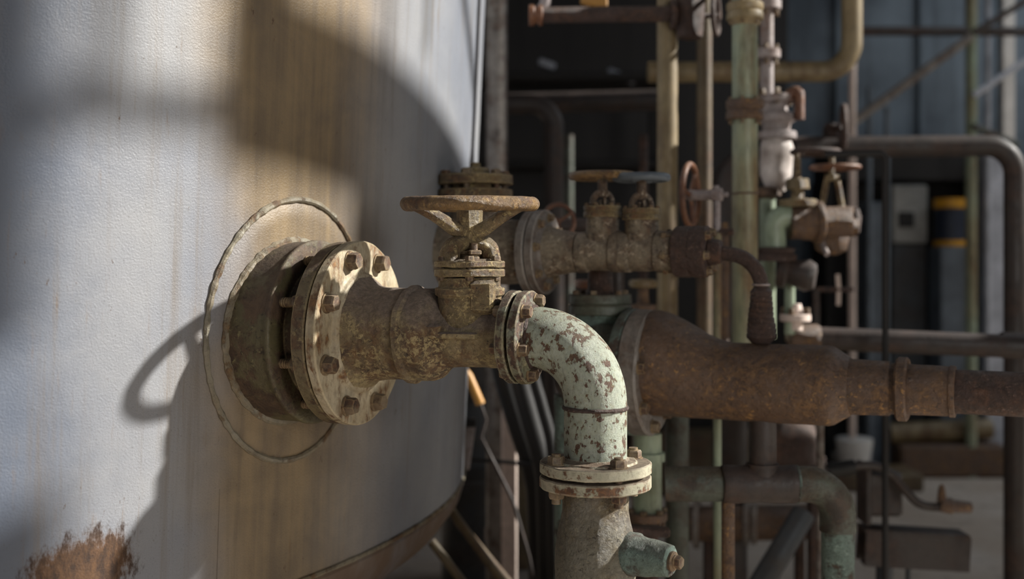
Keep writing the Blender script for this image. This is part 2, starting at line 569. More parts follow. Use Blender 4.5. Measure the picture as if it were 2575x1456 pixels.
def thing(name, label, cat, loc, group=None):
    o = bpy.data.objects.new(name, None)
    o.empty_display_size = .05
    C.objects.link(o)
    o.location = loc
    LOC[o.name] = Vector(loc)
    return tag(o, label, cat, group)


def solo(name, mb, mat, label, cat, group=None, ang=38):
    return tag(mb.build(name, mat, ang=ang), label, cat, group)


def struct(name, mb, mat):
    o = mb.build(name, mat)
    o['kind'] = 'structure'
    return o


def on_circle(o, axis, r, deg, t=0):
    """point on a circle round an axis; 0 deg is up, clockwise seen from the tip of the axis"""
    a = Vector(axis).normalized()
    up = Vector((0, 0, 1)) if abs(a.z) < .9 else Vector((0, -1, 0))
    right = up.cross(a).normalized()
    q = math.radians(deg)
    return Vector(o) + a * t + up * (r * math.cos(q)) + right * (r * math.sin(q))


def bolt(parent, p, axis, r, h, back=0, name='bolt', mat='bolt', nut=0, turn=None, washer=True):
    """hex head at p pointing along axis, shank going back, nut at its far end"""
    a = Vector(axis).normalized()
    m = MB()
    if washer:
        m.lathe(p, a, [(0, 0), (0, r * 1.15), (h * .12, r * 1.15), (h * .12, 0)], 18)
    m.hexa(Vector(p), a, r, h, random.random() if turn is None else turn)
    if back:
        m.cyl(Vector(p), Vector(p) - a * back, r * .52, 12)
    if nut:
        m.hexa(Vector(p) - a * (back - nut), -a, r * .95, h * .8, random.random())
    return m.build(name, mat, parent)


# ---------------------------------------------------------------- the hall
m = MB(); m.box((1, 5, -.05), (24, 22, .1)); struct('floor', m, 'floor')
m = MB(); m.box((-3.5, 9.3, 2.7), (11.4, .2, 5.4)); struct('wall_back', m, 'wall')
m = MB(); m.box((7.8, 9.3, 2.7), (11.2, .2, 5.4))
for i in range(16):
    m.box((2.6 + i * .66, 9.18, 2.7), (.05, .06, 5.4))
struct('wall_back_right', m, 'clad')
m = MB(); m.box((-8.5, 4.8, 2.7), (.2, 9.0, 5.4)); struct('wall_left', m, 'wall')
m = MB()                                     # roof with an open skylight over the back right
m.box((-2.55, 7.0, 5.2), (12.9, 4.6, .2)); m.box((10.45, 7.0, 5.2), (5.1, 4.6, .2))
m.box((5.9, 5.1, 5.2), (4.0, .8, .2)); m.box((5.9, 8.6, 5.2), (4.0, 1.4, .2))
struct('ceiling', m, 'wall')

m = MB()                                     # unseen wall and window opening added around the front fill lamp
for x, z, w, h in ((4.0, 2.7, 2.2, 5.4), (1.0, 2.7, 1.0, 5.4), (2.2, .68, 1.4, 1.36), (2.2, 3.98, 1.4, 2.84)):
    m.box((x, -1.35, z), (w, .2, h))
struct('wall_front_added', m, 'wall')
m = MB()
for x in (1.52, 2.2, 2.88):
    m.box((x, -1.33, 1.96), (.05, .06, 1.2))
for z in (1.385, 1.96, 2.535):
    m.box((2.2, -1.33, z), (1.4, .06, .05))
struct('added_window', m, 'bluesteel')  # unseen window frame added around the fill lamp's opening

# ---------------------------------------------------------------- storage tank
A1 = Vector((.930, -.3665, 0)).normalized()
ZL = 1.3615                                  # height of the main line
F0 = P(911, 838, 2.15); F0.z = ZL            # centre of the big flange face
tank = thing('storage_tank', 'huge pale grey steel storage tank with rust streaks and a bolted side nozzle', 'tank', (TXC, TYC, 0))


def S(phi, z, off=0.0):
    R = tank_R(z) + off
    return Vector((TXC + R * math.sin(phi), TYC - R * math.cos(phi), z))


ZS = 1.5 - .633
m = MB()
n = 220
rings = []
for z in [ZS + (3.3 - ZS) * k / 40 for k in range(41)]:
    rings.append([S(2 * math.pi * i / n, z, .0012 * noise.noise(Vector((i * .35, z * 3, 0)))) for i in range(n)])
m._rings(rings)
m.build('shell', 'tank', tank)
m = MB()
RB = tank_R(ZS)
prof = [(0, RB - .002), (.012, RB + .003), (.05, RB - .008), (.1, RB - .045), (.15, RB - .11), (.2, RB - .2), (.26, RB - .36), (.33, RB - .62), (.42, RB - 1.1), (.47, RB - 1.7), (.48, .01)]
m.lathe((TXC, TYC, ZS), (0, 0, -1), prof, 220)
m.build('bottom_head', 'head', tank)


def bead(path, r, closed=True, wob=.3, freq=90, n=8):
    rr = [r * (1 + wob * noise.noise(p * freq)) for p in path]
    return MB().sweep(path, rr, n, closed)


bead([S(2 * math.pi * i / 700, ZS, .001) for i in range(700)], .0055, wob=.25, freq=60).build('seam_weld', 'bead', tank)
ps, zs = tank_phi(553, 1230)
bead([S(ps, ZS + (zs - ZS) * k / 40, .0003) for k in range(41)], .001, False).build('vertical_weld', 'tank', tank)
for pxl in (975,):
    ps = tank_phi(pxl)[0]
# reinforcing pad round the nozzle
pc = tank_phi(742, 830)[0]
zc = EYE - (830 - YH) / F * 2.21
RX, RZ = .225, .249
m = MB()
rings = []
for i in range(15):
    k = i / 14
    off = .0045 if i < 14 else -.002
    rings.append([S(pc + RX * k * math.cos(t) / 2.25, zc + RZ * k * math.sin(t), off) for t in [2 * math.pi * j / 90 for j in range(90)]])
m._rings(rings, cap=False)
pad = m.build('reinforcing_pad', 'tank', tank)
path = [S(pc + (RX + .001) * math.cos(t) / 2.25, zc + (RZ + .001) * math.sin(t), .001) for t in [2 * math.pi * j / 360 for j in range(360)]]
bead(path, .0060, wob=.4, freq=75).build('pad_weld', 'bead', pad)
# nozzle
m = MB()
m.lathe(F0, A1, [(-.27, .170), (-.104, .170), (-.099, .1735), (-.0935, .1735), (-.0915, .168), (-.0915, .125), (-.049, .122), (-.049, .05)], 72, .0012, .012)
m.jitter(.0008, 14)
noz = m.build('nozzle', 'neck', tank)
path = []
for i in range(240):
    th = 2 * math.pi * i / 240
    a, u, v = basis(A1)
    d = (u * math.cos(th) + v * math.sin(th)) * .171
    lo, hi = -.4, 0.0
    for _ in range(30):
        mid = (lo + hi) / 2
        q = F0 + A1 * mid + d
        if math.hypot(q.x - TXC, q.y - TYC) < tank_R(q.z) + .004:
            lo = mid
        else:
            hi = mid
    path.append(F0 + A1 * hi + d)
bead(path, .0085, wob=.35, freq=80).build('neck_weld', 'bead', noz)
m = MB().lathe(F0, A1, [(-.050, .06), (-.050, .1695), (-.0225, .1695), (-.0225, .06)], 96, .002, .01).jitter(.0007, 30)
m.build('nozzle_flange', 'rim', tank)
for k in range(8):
    dg = 25 + 45 * k
    q = on_circle(F0, A1, .1425, dg, -.050)
    m = MB().cyl(q, q - A1 * .055, .0085, 14)
    for j in range(9):
        m.torus(q - A1 * (.008 + .005 * j), A1, .0082, .0012, 14, 6)
    m.hexa(q, -A1, .017, .014, k)
    m.build('stud', 'bolt', tank)

# ---------------------------------------------------------------- main gate valve
tv = .2184                                   # bonnet axis along the line
VB = F0 + A1 * tv
valve = thing('gate_valve', 'rusty flanged gate valve with ochre handwheel bolted to the pale tank', 'valve', F0 + A1 * .12 - Vector((0, 0, .171)))
m = MB().lathe(F0, A1, [(-.0195, .05), (-.0195, .171), (0, .171), (0, .112), (.007, .110), (.010, .102)], 110, .002, .012).jitter(.0008, 30)
fl = m.build('inlet_flange', 'face', valve)
for k in range(8):
    bolt(fl, on_circle(F0, A1, .1425, 25 + 45 * k, .0), A1, .0165, .021, .02)
m = MB()
m.lathe(F0, A1, [(-.01, .100), (.008, .105), (.016, .098), (.028, .0895), (.048, .0855), (.09, .0835), (.101, .0845), (.105, .0895), (.114, .0895), (.119, .084),
                 (.135, .0845), (.148, .0845), (.160, .079), (.171, .067), (.183, .0585), (.21, .0565), (.25, .056), (.287, .0565), (.302, .062)], 110, 0, .006)
# cast rib with a foot along the side facing the room
s1 = Vector((A1.y, -A1.x, 0))
side = s1 if s1.y < 0 else -s1
m.jitter(.0022, 26)
body = m.build('body', 'cast', valve)
m = MB()
for k in range(22):
    pass
rib = []
rot = Matrix((A1, -side, Vector((0, 0, 1)))).transposed()
m.box(F0 + A1 * .209 + side * .048 + Vector((0, 0, .004)), (.098, .045, .013), rot, .003)
m.box(F0 + A1 * .175 + side * .056 + Vector((0, 0, .012)), (.03, .03, .024), rot, .007)
m.jitter(.0025, 40)
m.build('side_rib', 'cast', valve)
# upright neck, bands and bonnet
m = MB()
Z = Vector((0, 0, 1))
m.lathe(VB, Z, [(.0, .05), (.03, .0565), (.072, .0575), (.072, .0625), (.086, .0625), (.086, .0555), (.1045, .0555), (.1045, .05)], 90, .002, .006)
m.jitter(.0016, 30)
neck = m.build('bonnet_neck', 'bonnet', valve)
m = MB()
dirx = Vector((1, -.25, 0)).normalized()
diry = Vector((.25, 1, 0)).normalized()
rl = Matrix((dirx, diry, Z)).transposed()
m.box(VB + dirx * .035 - diry * .042 + Z * .071, (.045, .03, .058), rl, .006)
m.box(VB + dirx * .052 - diry * .030 + Z * .046, (.05, .03, .018), rl, .006)
m.jitter(.0022, 36)
m.build('guide_lug', 'bonnet', valve)
m = MB().lathe(VB, Z, [(.1060, .02), (.1060, .0632), (.1200, .0632), (.1200, .02)], 72, .0018, .008).jitter(.0009, 35)
m.build('lower_bonnet_flange', 'bonnet', valve)
m = MB().lathe(VB, Z, [(.1228, .02), (.1228, .0632), (.1340, .0632), (.1340, .045), (.1375, .040), (.1375, .01)], 72, .0016, .008).jitter(.0009, 35)
m.disc(VB, Z, .119, .124, .052, 40)
upper = m.build('upper_bonnet_flange', 'bonnet', valve)
for dg in (62, 118, 178, 242, 298, 358):
    q = on_circle(VB, Z, .0535, dg, .134)
    bolt(upper, q, Z, .0085, .009, .03, nut=.002)
# yoke arch
yd = Vector((.93, .36, 0)).normalized()
yn = Vector((-yd.y, yd.x, 0))
m = MB()
arch = []
for k in range(25):
    t = math.pi * k / 24
    arch.append(VB + yd * (.039 * math.cos(t)) + Z * (.130 + .038 * math.sin(t) ** .55))
m.sweep(arch, [.0135 + .005 * abs(math.cos(math.pi * k / 24)) for k in range(25)], 14, flat=1.35, up=(0, 0, 1))
m.jitter(.0016, 40)
m.build('yoke', 'bonnet', valve)
m = MB()
m.lathe(VB, Z, [(.134, .018), (.146, .018), (.146, .021), (.152, .021), (.152, .011), (.165, .010)], 28, .001)
m.hexa(VB - yn * .024 + Z * .134 , Z, .010, .008, .3)
m.cyl(VB - yn * .024 + Z * .142, VB - yn * .024 + Z * .166, .0062, 14)
m.box(VB - yn * .012 + Z * .149, (.022, .044, .009), Matrix((yd, yn, Z)).transposed(), .002)
m.build('gland', 'bolt', valve)
m = MB()
m.cyl(VB + Z * .13, VB + Z * .24, .0085, 16)
m.build('stem', 'bolt', valve)
# handwheel
m = MB()
ZW = .2362
WT = Vector((0, -.028, 1)).normalized()
m.torus(VB + Z * ZW, WT, .1120, .0135, 120, 20, .95)
m.jitter(.0011, 40)
wheel = m.build('handwheel', 'ochre', valve)
m = MB()
m.lathe(VB, Z, [(.160, .0175), (.178, .0195), (.200, .0232), (.224, .0242), (.229, .018), (.229, .006)], 8, .0015)
m.jitter(.0016, 60)
m.build('hub', 'bonnet', wheel)
for dg in (66, 180, 294):
    d = on_circle((0, 0, 0), Z, 1, dg)
    pts = [VB + d * .012 + Z * .186, VB + d * .030 + Z * .192, VB + d * .050 + Z * .205, VB + d * .070 + Z * .217, VB + d * .092 + Z * .227, VB + d * .104 + Z * .232, VB + d * .110 + Z * (ZW - .002)]
    mm = MB().sweep(pts, [.0155, .0145, .0135, .0125, .0115, .0105, .010], 14, flat=.9)
    mm.jitter(.0013, 50).build('spoke', 'bonnet', wheel)
# outlet flange
m = MB().lathe(F0, A1, [(.2945, .05), (.298, .082), (.315, .082), (.315, .05)], 80, .0018, .008).jitter(.0009, 35)
of = m.build('outlet_flange', 'elbowflange', valve)
for k in range(6):
    q = on_circle(F0, A1, .0655, 15 + 60 * k, .298)
    bolt(of, q, -A1, .0105, .013, .01, name='nut')

# ---------------------------------------------------------------- green elbow
te = .4542
EL = F0 + A1 * te
elbow = thing('pipe_elbow', 'chipped pale green pipe elbow turning down from the main gate valve', 'pipe', (EL.x, EL.y, ZL - .345))
m = MB()
pth = bend([F0 + A1 * .328, EL, EL - Z * .345], .111, 26)
m.sweep(pth, .0541, 56)
m.jitter(.0006, 20)
m.build('pipe', 'green', elbow)
m = MB().lathe(F0, A1, [(.3205, .04), (.3205, .082), (.338, .082), (.338, .063), (.3425, .0615), (.3425, .053)], 80, .0018, .008).jitter(.0009, 35)
m.disc(F0, A1, .313, .322, .066, 50)
f2 = m.build('upper_flange', 'elbowflange', elbow)
for k in range(6):
    bolt(f2, on_circle(F0, A1, .0665, 15 + 60 * k, .338), A1, .0112, .016, .02)
bead([EL - Z * .118 + Vector((math.cos(t), math.sin(t), 0)) * .0541 for t in [2 * math.pi * j / 120 for j in range(120)]], .0036, wob=.35, freq=90).build('butt_weld', 'rustdark', elbow)
bead([on_circle(F0, A1, .0535, 360 * j / 100, .3435) for j in range(100)], .004, wob=.35, freq=90).build('collar_weld', 'rustdark', elbow)
ZF = EYE - (1160 - YH) / F * EL.y            # top of the lower flange pair
BASE = Vector((EL.x, EL.y, 0))
m = MB().lathe(BASE, -Z, [(-ZF, .05), (-ZF, .0962), (-ZF + .0185, .0962), (-ZF + .0185, .05)], 90, .002, .008)
m.lathe(BASE, Z, [(ZF - .001, .072), (ZF + .003, .070), (ZF + .0045, .058), (ZF + .008, .0545), (ZF + .008, .04)], 70)
m.jitter(.0011, 35)
f3 = m.build('lower_flange', 'greenflange', elbow)
for dg in (154, 244, 334, 64):
    t = math.radians(dg)
    q = BASE + Vector((math.cos(t), -math.sin(t), 0)) * .0765 + Z * ZF
    mm = MB().lathe(q, Z, [(0, 0), (0, .0165), (.002, .0165), (.002, 0)], 20)
    mm.hexa(q + Z * .002, Z, .0145, .0125, dg)
    mm.cyl(q - Z * .066, q + Z * .0185, .0078, 14)
    mm.hexa(q - Z * .0445, -Z, .0145, .0125, dg + .4)
    mm.build('bolt', 'bolt', f3)

# ---------------------------------------------------------------- strainer under the elbow
strn = thing('strainer', 'bulging cast iron strainer body below the green elbow with a capped side branch', 'strainer', BASE)
zt = ZF - .0245


def zy(y):
    return EYE - (y - YH) / F * EL.y


m = MB().lathe(BASE, -Z, [(-zt, .04), (-zt, .0962), (-zt + .0195, .0962), (-zt + .0195, .05)], 90, .002, .008).jitter(.0012, 33)
m.disc(BASE, -Z, -zt - .006, -zt + .004, .06, 40)
m.build('top_flange', 'greenflange', strn)
bp = [(-zt + .015, .0575), (-zy(1285), .0578), (-zy(1310), .0605), (-zy(1345), .0655), (-zy(1385), .0695), (-zy(1420), .0702), (-zy(1470), .068), (-zy(1540), .058), (-zy(1600), .052), (-zy(1640), .052)]
m = MB().lathe(BASE, -Z, bp, 80, 0, .006).jitter(.0024, 22)
m.build('body', 'strainer', strn)
m = MB()
zb = zy(1640)
m.lathe(BASE, -Z, [(-zb, .03), (-zb, .09), (-zb + .02, .09), (-zb + .02, .053), (-.015, .053), (-.015, .09), (0, .09), (0, 0)], 48, .002)
m.build('foot_pipe', 'green', strn)
b0, b1 = P(1585, 1393, EL.y - .03), P(1688, 1411, EL.y - .075)
bd = (b1 - b0).normalized()
L = (b1 - b0).length
m = MB().lathe(b0, bd, [(-.02, .037), (.012, .037), (.016, .0345), (L * .75, .0285), (L, .026), (L, .01)], 48, .0015, .006).jitter(.0018, 40)
br = m.build('branch', 'teal', strn)
m = MB().lathe(b1, bd, [(-.004, .0), (-.004, .0165), (.006, .0165), (.006, .012), (.010, .012), (.010, 0)], 24, .001)
m.hexa(b1 + bd * .010, bd, .0115, .009, .4)
m.build('plug', 'bolt', br)
m = MB().box(P(1640, 1335, EL.y + .16), (.068, .03, .012), Matrix.Rotation(.12, 3, 'Y'), .002)
lever_bar = m

# ---------------------------------------------------------------- second line: tee, reducer, two valves
A2 = Vector((.92, -.39, 0)).normalized()
G = P(1374, 634, 2.72)
tee = thing('pipe_tee', 'dark iron pipe tee behind the main valve topped by a bolted blind flange', 'pipe fitting', G - A2 * .17 - Z * .1)
TQ = G - A2 * .185
m = MB()
m.lathe(G, A2, [(-.31, .078), (-.29, .078), (-.10, .078), (-.05, .074), (-.035, .08)], 48, 0, .02).jitter(.0015, 18)
m.lathe(TQ, Z, [(0, .062), (.118, .062), (.118, .05)], 40)
m.build('body', 'iron', tee)
m = MB().lathe(G, A2, [(-.042, .05), (-.042, .1), (-.0215, .1), (-.0215, .05)], 64, .002).jitter(.0006, 20)
m.build('outlet_flange', 'ironflange', tee)


def tz(y, D):
    return EYE - (y - YH) / F * D - TQ.z


D2 = TQ.y
m = MB().lathe(TQ, Z, [(tz(503, D2), .05), (tz(503, D2), .0905), (tz(477, D2), .0905), (tz(477, D2), .05)], 48, .002).jitter(.0008, 30)
m.build('neck_flange', 'bonnet', tee)
m = MB().lathe(TQ, Z, [(tz(465, D2), .04), (tz(465, D2), .0915), (tz(441, D2), .0915), (tz(441, D2), .036), (tz(423, D2), .034), (tz(423, D2), .012)], 48, .002).jitter(.0008, 30)
m.lathe(TQ, Z, [(tz(480, D2), .06), (tz(464, D2), .06)], 40)
m.hexa(TQ + Z * tz(426, D2), Z, .0135, M(17, D2), .2)
bf = m.build('blind_flange', 'bonnet', tee)
for dg in (15, 75, 135, 195, 255, 315):
    q = on_circle(TQ, Z, .072, dg, tz(441, D2))
    bolt(bf, q, Z, .013, .011, .065, nut=.004)

red = thing('pipe_reducer', 'grey flanged cone reducer between the dark tee and the twin small valves', 'pipe fitting', G + A2 * .05 - Z * .1)
m = MB().lathe(G, A2, [(-.0185, .04), (-.0185, .1), (.002, .1), (.002, .066), (.008, .062), (.012, .055)], 72, .002).jitter(.0006, 20)
rf = m.build('flange', 'ironflange', red)
for k in range(8):
    bolt(rf, on_circle(G, A2, .082, 8 + 45 * k, .002), A2, .0095, .012, .05, nut=.004)
m = MB().lathe(G, A2, [(.002, .064), (.012, .060), (.03, .054), (.055, .050), (.078, .047), (.082, .043)], 48, 0, .006).jitter(.0014, 24)
m.build('cone', 'iron', red)


def line2(px):
    k = (px - CX) / F
    t = (k * G.y - G.x) / (A2.x - k * A2.y)
    return G + A2 * t, t


def small_valve(name, label, px, wheel_mat, R, t0, t1, ytop, group, bodymat='iron', lift=0.0):
    q, t = line2(px)
    s = F / q.y
    th = thing(name, label, 'valve', q - Z * .05, group)
    m = MB()
    m.lathe(G, A2, [(t0, .040), (t0, .0475), (t0 + .022, .0475), (t0 + .025, .043), (t - .02, .044), (t + .02, .044), (t1 - .024, .043), (t1 - .022, .0475), (t1, .0475), (t1, .04)], 40, .0015, .008)
    m.lathe(q, Z, [(0, .03), (.03, .040), (.045, .038), ((650 - 545 - 16) / s, .038)], 36, 0, .01)
    m.jitter(.0018, 26)
    m.build('body', bodymat, th)
    zb = (634 - ytop) / s
    m = MB().lathe(q, Z, [(zb - .026, .02), (zb - .026, .0435), (zb - .014, .0435), (zb - .0125, .040), (zb - .011, .0435), (zb, .0435), (zb, .012)], 36, .001).jitter(.0008, 40)
    fl = m.build('bonnet_flange', 'bonnet' if bodymat == 'iron' else bodymat, th)
    for dg in (30, 90, 150, 210, 270, 330):
        bolt(fl, on_circle(q, Z, .036, dg, zb), Z, .006, .006)
    m = MB()
    arch = []
    for k in range(17):
        a = math.pi * k / 16
        arch.append(q + Vector((.95, .3, 0)).normalized() * (.024 * math.cos(a)) + Z * (zb - .002 + .034 * math.sin(a) ** .8))
    m.sweep(arch, .0075, 10, flat=1.2)
    m.lathe(q, Z, [(zb, .011), (zb + .014, .011), (zb + .014, .006)], 14)
    m.cyl(q + Vector((.004, -.016, zb)), q + Vector((.004, -.016, zb + .018)), .004, 10)
    m.build('yoke', bodymat, th)
    zw = (634 - 443) / s + lift
    m = MB().lathe(q, Z, [(zb + .02, .0115), (zw - .006, .0115), (zw - .006, .008), (zw + .012, .008)], 16)
    m.hexa(q + Z * (zw + .006), Z, .009, .008, .2)
    m.build('stem', bodymat, th)
    m = MB().torus(q + Z * zw, Z, R - .0085, .0085, 72, 12, 1.1)
    m.jitter(.0006, 40)
    w = m.build('handwheel', wheel_mat, th)
    for k in range(4):
        d = on_circle((0, 0, 0), Z, 1, 35 + 90 * k)
        MB().sweep([q + d * .008 + Z * (zw - .002), q + d * (R * .5) + Z * (zw - .006), q + d * (R - .008) + Z * zw], .0055, 10).build('spoke', wheel_mat, w)
    return th


qa, ta = line2(1515)
qb, tb = line2(1613)
small_valve('stop_valve', 'small stop valve with ochre handwheel next to the grey cone reducer', 1515, 'ochre', .0785, .083, (ta + tb) / 2 + .0, 518, 'small twin valves on the second line')
small_valve('stop_valve', 'small stop valve with blue-grey handwheel beside the dark rusty union', 1613, 'bluesteel', .0665, (ta + tb) / 2, tb + .075, 525, 'small twin valves on the second line', lift=-.004)
# union flange and sampling pipe
qu, tu = line2(1712)
un = thing('pipe_union', 'thick dark rusty union with bolts at the end of the twin valves', 'pipe fitting', qu - Z * .06)
m = MB().lathe(G, A2, [(tu - .055, .044), (tu - .055, .0475), (tu - .012, .0475), (tu - .012, .03)], 40, .002).jitter(.0012, 30)
m.build('collar', 'iron', un)
m = MB().lathe(G, A2, [(tu - .012, .03), (tu - .012, .0575), (tu + .024, .0575), (tu + .0255, .055), (tu + .027, .0575), (tu + .064, .0575), (tu + .064, .03)], 56, .003, .01).jitter(.0016, 34)
uf = m.build('flange', 'rustdark', un)
for dg in (20, 80, 140, 200, 260, 320):
    bolt(uf, on_circle(G, A2, .046, dg, tu + .064), A2, .0095, .012, .1, nut=.01)
e0 = G + A2 * (tu + .060)
BD = 2.553
e2 = P(1914, 850, BD)
eb = Vector((e2.x, e2.y, G.z - .012))
sp_ = thing('sampling_pipe', 'thin rusty elbow pipe with a wrapped lower joint dropping onto the big brown pipe', 'pipe', e2)
m = MB().sweep(bend([e0, eb, e2 + Z * .10], .075, 16), .0165, 24)
m.jitter(.0008, 40)
m.build('pipe', 'rustdark', sp_)
m = MB().lathe(G, A2, [(tu + .064, .02), (tu + .064, .031), (tu + .092, .026), (tu + .094, .016)], 32, .002).jitter(.0008, 40)
m.build('hub', 'rustdark', sp_)
m = MB()
pr = [(0, .020)]
for k in range(9):
    z0 = .012 + k * .0118
    pr += [(z0 + .001, .0325 - k * .0011), (z0 + .009, .0325 - k * .0011), (z0 + .0105, .0305 - k * .0011)]
m.lathe(e2 - Z * .012, Z, pr + [(.124, .018)], 32, .0006).jitter(.0012, 40)
m.build('wrapped_joint', 'rustdark', sp_)
m = MB().torus(e2 + Z * .118, Z, .0175, .003, 24, 8)
m.build('clamp_ring', 'lilac', sp_)

# ---------------------------------------------------------------- big brown pipe
A3 = Vector((.905, -.425, 0)).normalized()
H = Vector(P(1910, 962, BD)); ZH = H.z


def line3(px):
    k = (px - CX) / F
    t = (k * H.y - H.x) / (A3.x - k * A3.y)
    return t


big = thing('pipe_header', 'thick rusty brown pipe header stepping down in size beside the green elbow', 'pipe', H - Z * .09)
RP = .0865
tA, tB, tC = line3(1640), line3(1700), line3(1850)
m = MB()
rings = []
a, u, v = basis(A3)
ups = Vector((0, 0, 1))
sidev = ups.cross(A3).normalized()
# eccentric reducer: flat underneath, sloping on top
for k in range(26):
    w = k / 25
    ss = w * w * (3 - 2 * w)
    t = tA + (tC - tA) * w
    r = .122 + (RP - .122) * ss
    zoff = (.122 - RP) * (1 - ss)
    rings.append([H + A3 * t + ups * zoff + (sidev * (math.cos(2 * math.pi * j / 64)) + ups * math.sin(2 * math.pi * j / 64)) * r for j in range(64)])
m._rings(rings)
m.jitter(.0012, 16)
m.build('reducer', 'rust', big)
tE = line3(2085)
tF = line3(2140)
m = MB().lathe(H, A3, [(tC - .04, RP), (tE, RP), (tE + .012, RP - .003), (tF, .062), (tF, .03)], 72, 0, .01).jitter(.0012, 16)
m.build('main_barrel', 'rust', big)
tG, tI, tJ = line3(2255), line3(2285), line3(2388)
m = MB().lathe(H, A3, [(tF - .01, .060), (tG - .012, .0575), (tG - .012, .054), (tJ, .0515), (tJ, .054), (tJ + .012, .0535), (tJ + .012, .045)], 56, .0015, .01).jitter(.0008, 24)
m.build('narrow_barrel', 'rust', big)
m = MB().lathe(H, A3, [(tG, .05), (tG, .0675), (tI, .0675), (tI, .05)], 56, .004).jitter(.0006, 30)
m.build('ring_flange', 'rust', big)
tK = line3(2575) + 1.3
m = MB().lathe(H, A3, [(tJ, .0455), (tK, .0455)], 48).jitter(.0006, 30)
m.build('tail_pipe', 'rustdark', big)
m = MB()
FC = H + A3 * line3(1625) + Z * .012
m.lathe(FC, A3, [(-.022, .05), (-.022, .146), (-.002, .146), (-.002, .145), (.022, .145), (.022, .10)], 72, .004).jitter(.0015, 18)
bfz = m.build('flange', 'ironflange', big)
for k in range(8):
    bolt(bfz, on_circle(FC, A3, .124, 10 + 45 * k, .022), A3, .014, .016)
m = MB().lathe(H + A3 * tC, A3, [(-.205, .1235), (-.198, .1235)], 64)
# green valve body left of the header
gb = thing('angle_valve', 'dirty dark green angle valve body left of the big brown header', 'valve', Vector((FC.x - .12, FC.y + .06, .9)))
q = FC - A3 * .13
m = MB().lathe(FC, A3, [(-.20, .07), (-.16, .105), (-.10, .115), (-.06, .108), (-.045, .146), (-.0225, .146), (-.0225, .06)], 56, .003, .02).jitter(.003, 14)
QV = P(1510, 765, 2.74)
m.build('body', 'teal', gb)
m = MB().lathe(QV, Z, [(-.30, .066), (-.05, .062), (-.024, .062)], 40, 0, .02).jitter(.002, 16)
m.build('neck', 'teal', gb)
m = MB().lathe(QV, Z, [(-.024, .03), (-.024, .074), (-.002, .074), (-.002, .070), (.002, .070), (.002, .074), (.024, .074), (.024, .03)], 48, .002).jitter(.0012, 30)
nf = m.build('neck_flange', 'olive', gb)
for k in range(6):
    bolt(nf, on_circle(QV, Z, .06, 20 + 60 * k, .024), Z, .008, .009)
m = MB().lathe(QV, Z, [(.02, .032), (.06, .03), (.12, .028)], 24)
m.build('stem_guard', 'rustdark', gb)
m = MB().cyl((FC.x - .16, FC.y + .07, 0), (FC.x - .16, FC.y + .07, FC.z - .06), .05, 24)
m.build('foot_pipe', 'teal', gb)

# ---------------------------------------------------------------- lower green manifold under the header
DM = BD
man = thing('drain_manifold', 'dark green tee and elbow pipe hanging below the big brown header', 'pipe', P(1918, 1217, DM) - Z * .04)
rm = M(45, DM)
m = MB().sweep(bend([P(1672, 1217, DM + .02), P(1790, 1217, DM + .01), P(1960, 1217, DM)], .3, 8), rm * .98, 32)
m.build('run_pipe', 'olive', man)
m = MB().lathe(P(1815, 1217, DM), (1, 0, 0), [(0, rm), (.003, rm * 1.04), (M(185, DM), rm * 1.06), (M(188, DM), rm * 1.0)], 40, .002, .01).jitter(.0014, 24)
m.cyl(P(1917, 1217, DM), P(1917, 1165, DM), M(41, DM), 30)
m.jitter(.001, 30)
m.build('tee_fitting', 'darkpipe', man)
m = MB().cyl(P(1918, 1180, DM), P(1918, 1030, DM), M(34, DM), 30)
m.build('riser', 'darkpipe', man)
m = MB().sweep(bend([P(2000, 1217, DM), P(2107, 1217, DM), P(2107, 1335, DM)], M(82, DM), 18), rm * 1.0, 32)
m.jitter(.0008, 24)
m.build('elbow', 'olive', man)
m = MB().torus(P(2003, 1217, DM), (1, 0, 0), rm * 1.0, .0035, 40, 8)
m.build('joint_weld', 'teal', man)
p0 = P(2107, 1315, DM)
m = MB().cyl(p0, (p0.x, p0.y, 0), M(41, DM), 32)
m.build('drop_pipe', 'teal', man)
p0 = P(1831, 1250, DM)
m = MB().cyl(p0, (p0.x, p0.y, .012), M(17, DM), 20)
m.lathe((p0.x, p0.y, 0), Z, [(0, 0), (0, .05), (.012, .05), (.012, 0)], 24)
m.build('support_leg', 'rust', man)


# ---------------------------------------------------------------- background pipes
def yz(y, D):
    return EYE - (y - YH) / F * D


def vpipe(name, label, px, D, rpx, mat, z0=0.0, z1=3.1, cat='pipe', group=None, extra=None, lean=0.0, turn=None):
    th = thing(name, label, cat, ((px - CX) / F * D, D, z0), group)
    x = (px - CX) / F * D
    if turn:
        MB().sweep(bend([(x, D, z1), (x, D, turn[1]), (turn[0], D, turn[1]), (turn[0], D, 0)], .09, 10), M(rpx, D), 28).build('pipe', mat, th)
    else:
        MB().cyl((x, D, z0), (x + lean, D, z1), M(rpx, D), 28).build('pipe', mat, th)
    if extra:
        extra(th, Vector((x, D, 0)), M(rpx, D), D)
    return th


def coupling(th, x, y0, y1, rpx, D, mat, n=36, bolts=6):
    r = M(rpx, D)
    z1, z0 = yz(y0, D), yz(y1, D)
    h = (z1 - z0)
    m = MB().lathe(x, Z, [(z0, .01), (z0, r), (z0 + h * .42, r), (z0 + h * .46, r * .93), (z0 + h * .54, r * .93), (z0 + h * .58, r), (z1, r), (z1, .01)], n, .003)
    f = m.build('coupling', mat, th)
    for k in range(bolts):
        q = on_circle(x, Z, r * .82, 20 + k * 360 / bolts, z1)
        bolt(f, q, Z, r * .1, .008, h * 1.2, nut=h * .1)
    return f


